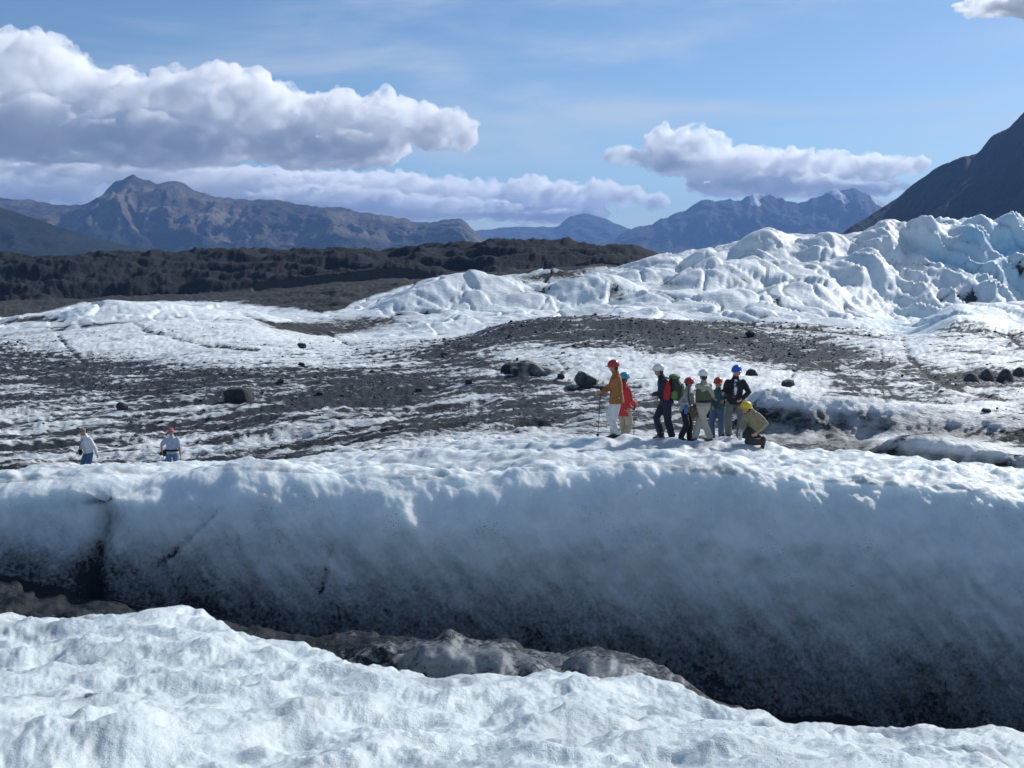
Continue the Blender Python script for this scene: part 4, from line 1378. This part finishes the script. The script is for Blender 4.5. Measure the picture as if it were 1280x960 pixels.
    return root, dict(head=headc, neck=neck, hip=hip, sh=SHO, wri=WRI, f=f, lat=lat, s=s, elb=ELB, base=Vector(root.location))


def pole(root_loc, top, bottom, label, col=(.05, .05, .06), r=.011):
    top, bottom = Vector(root_loc) + Vector(top), Vector(root_loc) + Vector(bottom)
    bottom.z = ground_z(bottom.x, bottom.y) - .02
    o = bpy.data.objects.new('trekking_pole', None); COL.objects.link(o); o.location = bottom
    o['label'] = label; o['category'] = 'trekking pole'; o['group'] = 'poles held by the hikers'
    d = top - bottom; dn = d.normalized()
    def seg(nm, a_, b_, ra, rb, c):
        q = Shape(); q.tube([dn * a_, dn * b_], [ra, rb], n=10); q.build(nm, cloth(c, .45, 'pole_finish'), o)
    L = d.length
    seg('shaft', .05, L - .14, r * .8, r, col)
    seg('grip', L - .15, L, .017, .021, (.02, .02, .02))
    seg('tip', 0, .05, .004, .008, (.4, .4, .4))
    q = Shape(); q.tube([dn * .065, dn * .075], [.04, .035], n=12); q.build('basket', cloth((.02, .02, .02), .6, 'basket_plastic'), o)
    q = Shape(); a_ = dn * (L - .02); q.tube([a_, a_ + Vector((.03, 0, -.05)), a_ + Vector((.02, 0, -.13))], [.005] * 3, n=6); q.build('wrist_loop', cloth((.03, .03, .03)), o)


GRP = 'helmeted hikers gathered on the ice ridge'
K = 22. / F
Dg = 21.8
r1, j1 = person(770, Dg, 1.76, (-1, -.12), 'man in brown jacket, white trousers and red helmet, leftmost of the group', ((.30, .125, .04), 'jacket'), ((.62, .63, .62), 'trousers'),
                (.045, .022, .018), GRP, hands=[(-.33, -.05, 1.09), (-.30, .16, 1.07)], feet=[(.03, -.09), (-.05, .10)], hat='helmet', hat_col=(.42, .035, .03), jacket_len=.10, coat=.012, head_off=(-.03, 0, 0), lean=(-.02, 0), py=552)
pole(r1.location, (-.36, -.05, 1.16), (-.42, -.08, 0), 'black trekking pole held by the man in the brown jacket')
r2, j2 = person(778, 23.2, 1.72, (.8, .5), 'person in long red coat and teal helmet behind the brown jacket', ((.50, .035, .035), 'coat'), ((.36, .32, .24), 'trousers'),
                (.05, .03, .02), GRP, hands=[(.30, .05, .98), (.17, .12, .92)], hat='helmet', hat_col=(.05, .30, .42), jacket_len=.19, coat=.0, feet=[(-.02, -.1), (.05, .1)], py=549)
pole(r2.location, (.27, .0, 1.0), (.27, -.02, 0), 'thin dark trekking pole held by the person in the long red coat', (.10, .04, .04), .010)
r3, j3 = person(832, Dg, 1.74, (-1, .05), 'hiker in navy and red jacket and white helmet wearing the green backpack', ((.014, .016, .040), 'jacket'), ((.016, .019, .040), 'trousers'),
                (.28, .14, .045), GRP, hands=[(-.20, -.12, 1.02), (-.28, .12, 1.05)], feet=[(-.12, -.1), (.16, .08)], hat='helmet', hat_col=(.74, .73, .66), lean=(-.12, 0), jacket_len=.06,
                head_off=(-.04, 0, -.01), panels=[('panel', (.36, .02, .025), ((-.02, -.15, 1.16), (.10, .055, .27)))], py=552)
r4, j4 = person(856, Dg + .25, 1.44, (.75, -.6), 'short hiker in pale grey jacket and red helmet holding a brown bag', ((.36, .38, .38), 'jacket'), ((.014, .016, .026), 'trousers'),
                (.03, .028, .028), GRP, hands=[(.02, -.24, .84), (.20, -.20, .82)], hat='helmet', hat_col=(.45, .04, .04), jacket_len=.08, feet=[(-.10, -.03), (.12, .06)], lean=(.04, -.02), py=551)
r5, j5 = person(878, Dg, 1.62, (-.35, .9), 'hiker in olive vest over beige sleeves, beige trousers and white helmet, legs apart', ((.33, .32, .25), 'shirt'), ((.47, .43, .35), 'trousers'),
                (.10, .08, .06), GRP, hands=[(-.20, .02, 1.10, (-.8, -.3, -.4)), (.21, -.02, 1.04, (.9, -.2, -.2))], hat='helmet', hat_col=(.78, .80, .82),
                feet=[(-.17, 0), (.18, .02)], panels=[('vest', (.085, .10, .055), None), ('belt', (.025, .022, .022), None)], py=552)
r6, j6 = person(896, 23.0, 1.54, (-.4, -.8), 'hiker in teal jacket and blue jeans under a red helmet, mostly hidden', ((.045, .10, .11), 'jacket'), ((.07, .12, .22), 'jeans'),
                (.03, .03, .03), GRP, hands=[(-.16, -.2, .9), (.12, -.22, 1.02)], hat='helmet', hat_col=(.50, .055, .04), py=551)
pole(r6.location, (.10, -.28, 1.06), (.09, -.30, 0), 'pale green staff standing between olive vest and dark jacket', (.16, .22, .18), .018)
r7, j7 = person(917, 22.4, 1.70, (-.15, -1), 'man in open dark jacket, white collar and blue helmet facing the camera', ((.014, .017, .026), 'jacket'), ((.17, .17, .165), 'trousers'),
                (.03, .026, .022), GRP, hands=[(-.30, -.20, 1.10, (-.3, 0, -1)), (.12, -.22, .98, (1, .2, -.4))], hat='helmet', hat_col=(.015, .11, .55), jacket_len=.06,
                panels=[('shirt', (.66, .70, .78), None), ('sweater', (.105, .080, .048), None)], head_face=(-.45, -.85, 0), head_off=(.02, 0, 0), py=551)
r8, j8 = person(938, 21.2, 1.70, (-1, -.45), 'person in tan jacket and yellow helmet kneeling and bending over the ice', ((.29, .255, .155), 'jacket'), ((.045, .048, .045), 'trousers'),
                (.05, .035, .025), GRP, hands=[(-.24, -.16, .33), (.06, -.36, .36, (1, .1, .6))], feet=[(.26, -.08), (.22, .14)], hat='helmet', hat_col=(.68, .50, .02),
                kneel=dict(hip=(.14, .04, .40), neck=(-.02, -.02, .76), head=(-.13, -.06, .82), knee_hint=[(-1, -.4, 0), (-1, -.3, .3)], knees=[(-.10, -.14, .09), (-.18, .14, .20)]), coat=.015, py=557)

WALK = 'bareheaded walkers in caps below the ridge'
r9, j9 = person(113, 31.7, 1.74, (-.55, -.85), 'walker in white long-sleeved shirt and brownish cap looking down, far left', ((.68, .70, .74), 'shirt'), ((.065, .12, .24), 'jeans'),
                (.04, .03, .03), 'walkers in jeans behind the left of the ridge', hands=[(-.20, -.26, 1.00), (.34, -.05, .72)], hat='cap', hat_col=(.17, .14, .12), lean=(-.06, -.04), head_off=(-.05, -.03, -.02), py=606, hair=(.25, .24, .22))
r10, j10 = person(217, 31.7, 1.75, (.1, -1), 'walker in pale blue polo shirt and red cap coming towards the camera', ((.38, .46, .56), 'polo_shirt'), ((.12, .21, .36), 'jeans'),
                  (.04, .03, .03), 'walkers in jeans behind the left of the ridge', hands=[(-.30, -.02, .90, (-1, .1, 0)), (.32, -.12, .80)], hat='cap', hat_col=(.42, .10, .11), sleeve=False, py=606,
                  panels=[('belt', (.02, .02, .02), None)])


def place(o, loc):
    o.location = loc


# green backpack worn by the hiker in navy
bp = bpy.data.objects.new('backpack', None); COL.objects.link(bp)
bp['label'] = 'green and black backpack on the back of the navy-jacketed hiker'; bp['category'] = 'backpack'
bp.location = r3.location + Vector((.17, 0, 1.20))
q = Shape(); q.tube([(-.02, 0, -.24), (.03, 0, -.1), (.03, 0, .08), (-.03, 0, .24)], [(.12, .15), (.15, .17), (.14, .16), (.10, .13)], (1, 0, 0)); q.build('main_pack', cloth((.025, .035, .022), .7), bp, voxel=.014, wrinkle=.014)
q = Shape(); q.ell((.0, 0, .26), (.13, .15, .07)); q.build('lid', cloth((.10, .15, .045), .7), bp, voxel=.014, wrinkle=.01)
q = Shape(); q.tube([(.15, -.02, -.16), (.17, -.02, .08)], [(.045, .11), (.05, .11)], (1, 0, 0)); q.build('front_pocket', cloth((.09, .13, .045), .7), bp, voxel=.014, wrinkle=.008)
q = Shape(); q.tube([(-.02, -.16, -.20), (-.02, -.17, -.05)], [(.08, .05), (.07, .045)], (1, 0, 0)); q.build('side_pocket', cloth((.11, .17, .045), .7), bp, voxel=.014)
for sgn in (-1, 1):
    q = Shape(); q.tube([(-.10, .12 * sgn, .22), (-.22, .15 * sgn, .25), (-.32, .15 * sgn, .12), (-.29, .15 * sgn, -.08), (-.12, .14 * sgn, -.2)], [(.03, .012)] * 5, (0, 1, 0)); q.build('shoulder_strap', cloth((.02, .02, .02), .7), bp)
# bag and camera cases
def bag(name, person_root, off, size, col, label, cat, strap=None):
    o = bpy.data.objects.new(name, None); COL.objects.link(o)
    o['label'] = label; o['category'] = cat; o.location = person_root.location + Vector(off)
    q = Shape(); q.tube([(0, 0, -size[2]), (0, 0, 0), (0, 0, size[2] * .8)], [(size[0] * .9, size[1]), (size[0], size[1]), (size[0] * .8, size[1] * .8)], (1, 0, 0)); q.build('pouch', cloth(col, .7), o, voxel=.012, wrinkle=.006)
    q = Shape(); q.tube([(0, -size[1] * .25, size[2] * .5), (0, -size[1] * .3, size[2] * .95)], [(size[0] * 1.02, size[1] * .85), (size[0] * .85, size[1] * .7)], (1, 0, 0)); q.build('flap', cloth([c * .6 for c in col], .7), o)
    if strap:
        q = Shape(); q.tube([Vector(p_) for p_ in strap], [(.014, .006)] * len(strap), (1, 0, 0)); q.build('strap', cloth((.03, .03, .03), .7), o)


bag('shoulder_bag', r4, (.15, -.25, .74), (.11, .06, .11), (.10, .075, .045), 'brown bag hanging in front of the short hiker in grey', 'bag', strap=[(-.09, .02, .08), (-.14, .02, .32), (-.1, .1, .50)])
bag('water_bottle_holder', r4, (-.03, -.24, .78), (.045, .04, .09), (.05, .20, .55), 'blue pouch on the grey jacket left of the brown bag', 'pouch')
bag('camera_case', r9, (-.16, -.26, .97), (.08, .06, .07), (.015, .015, .02), 'black camera held at the waist of the walker in white', 'camera', strap=[(-.05, .05, .07), (-.02, .1, .3), (.1, .2, .5)])
bag('hip_pouch', r10, (-.24, -.02, .92), (.05, .06, .08), (.015, .015, .018), 'black pouch on the belt of the walker in pale blue', 'pouch')
bag('white_glove_bundle', r5, (-.20, -.02, 1.14), (.045, .04, .04), (.75, .75, .75), 'white bundle held up by the hiker in the olive vest', 'bundle')
bag('water_bottle', r8, (-.28, -.2, .28), (.05, .05, .10), (.62, .70, .80), 'white bottle beside the knee of the kneeling person', 'bottle')

FARG = 'distant walkers standing beyond the white ice swell'
for px_, D_, H_, c1_, c2_, lab in [(735, 104, 1.75, (.02, .02, .025), (.02, .02, .02), 'leftmost distant walker, all in black, beyond the white swell'),
                                   (744, 107, 1.78, (.02, .02, .022), (.30, .24, .16), 'distant walker in black top and tan trousers, middle of three'),
                                   (755, 106, 1.5, (.30, .02, .03), (.03, .03, .03), 'distant walker in dark red, rightmost of three, mostly hidden')]:
    person(px_, D_, H_, (-.3, -1), lab, (c1_, 'jacket'), (c2_, 'trousers'), (.02, .02, .02), FARG, detail=0, py=436, hat='cap', hat_col=(.03, .03, .03))
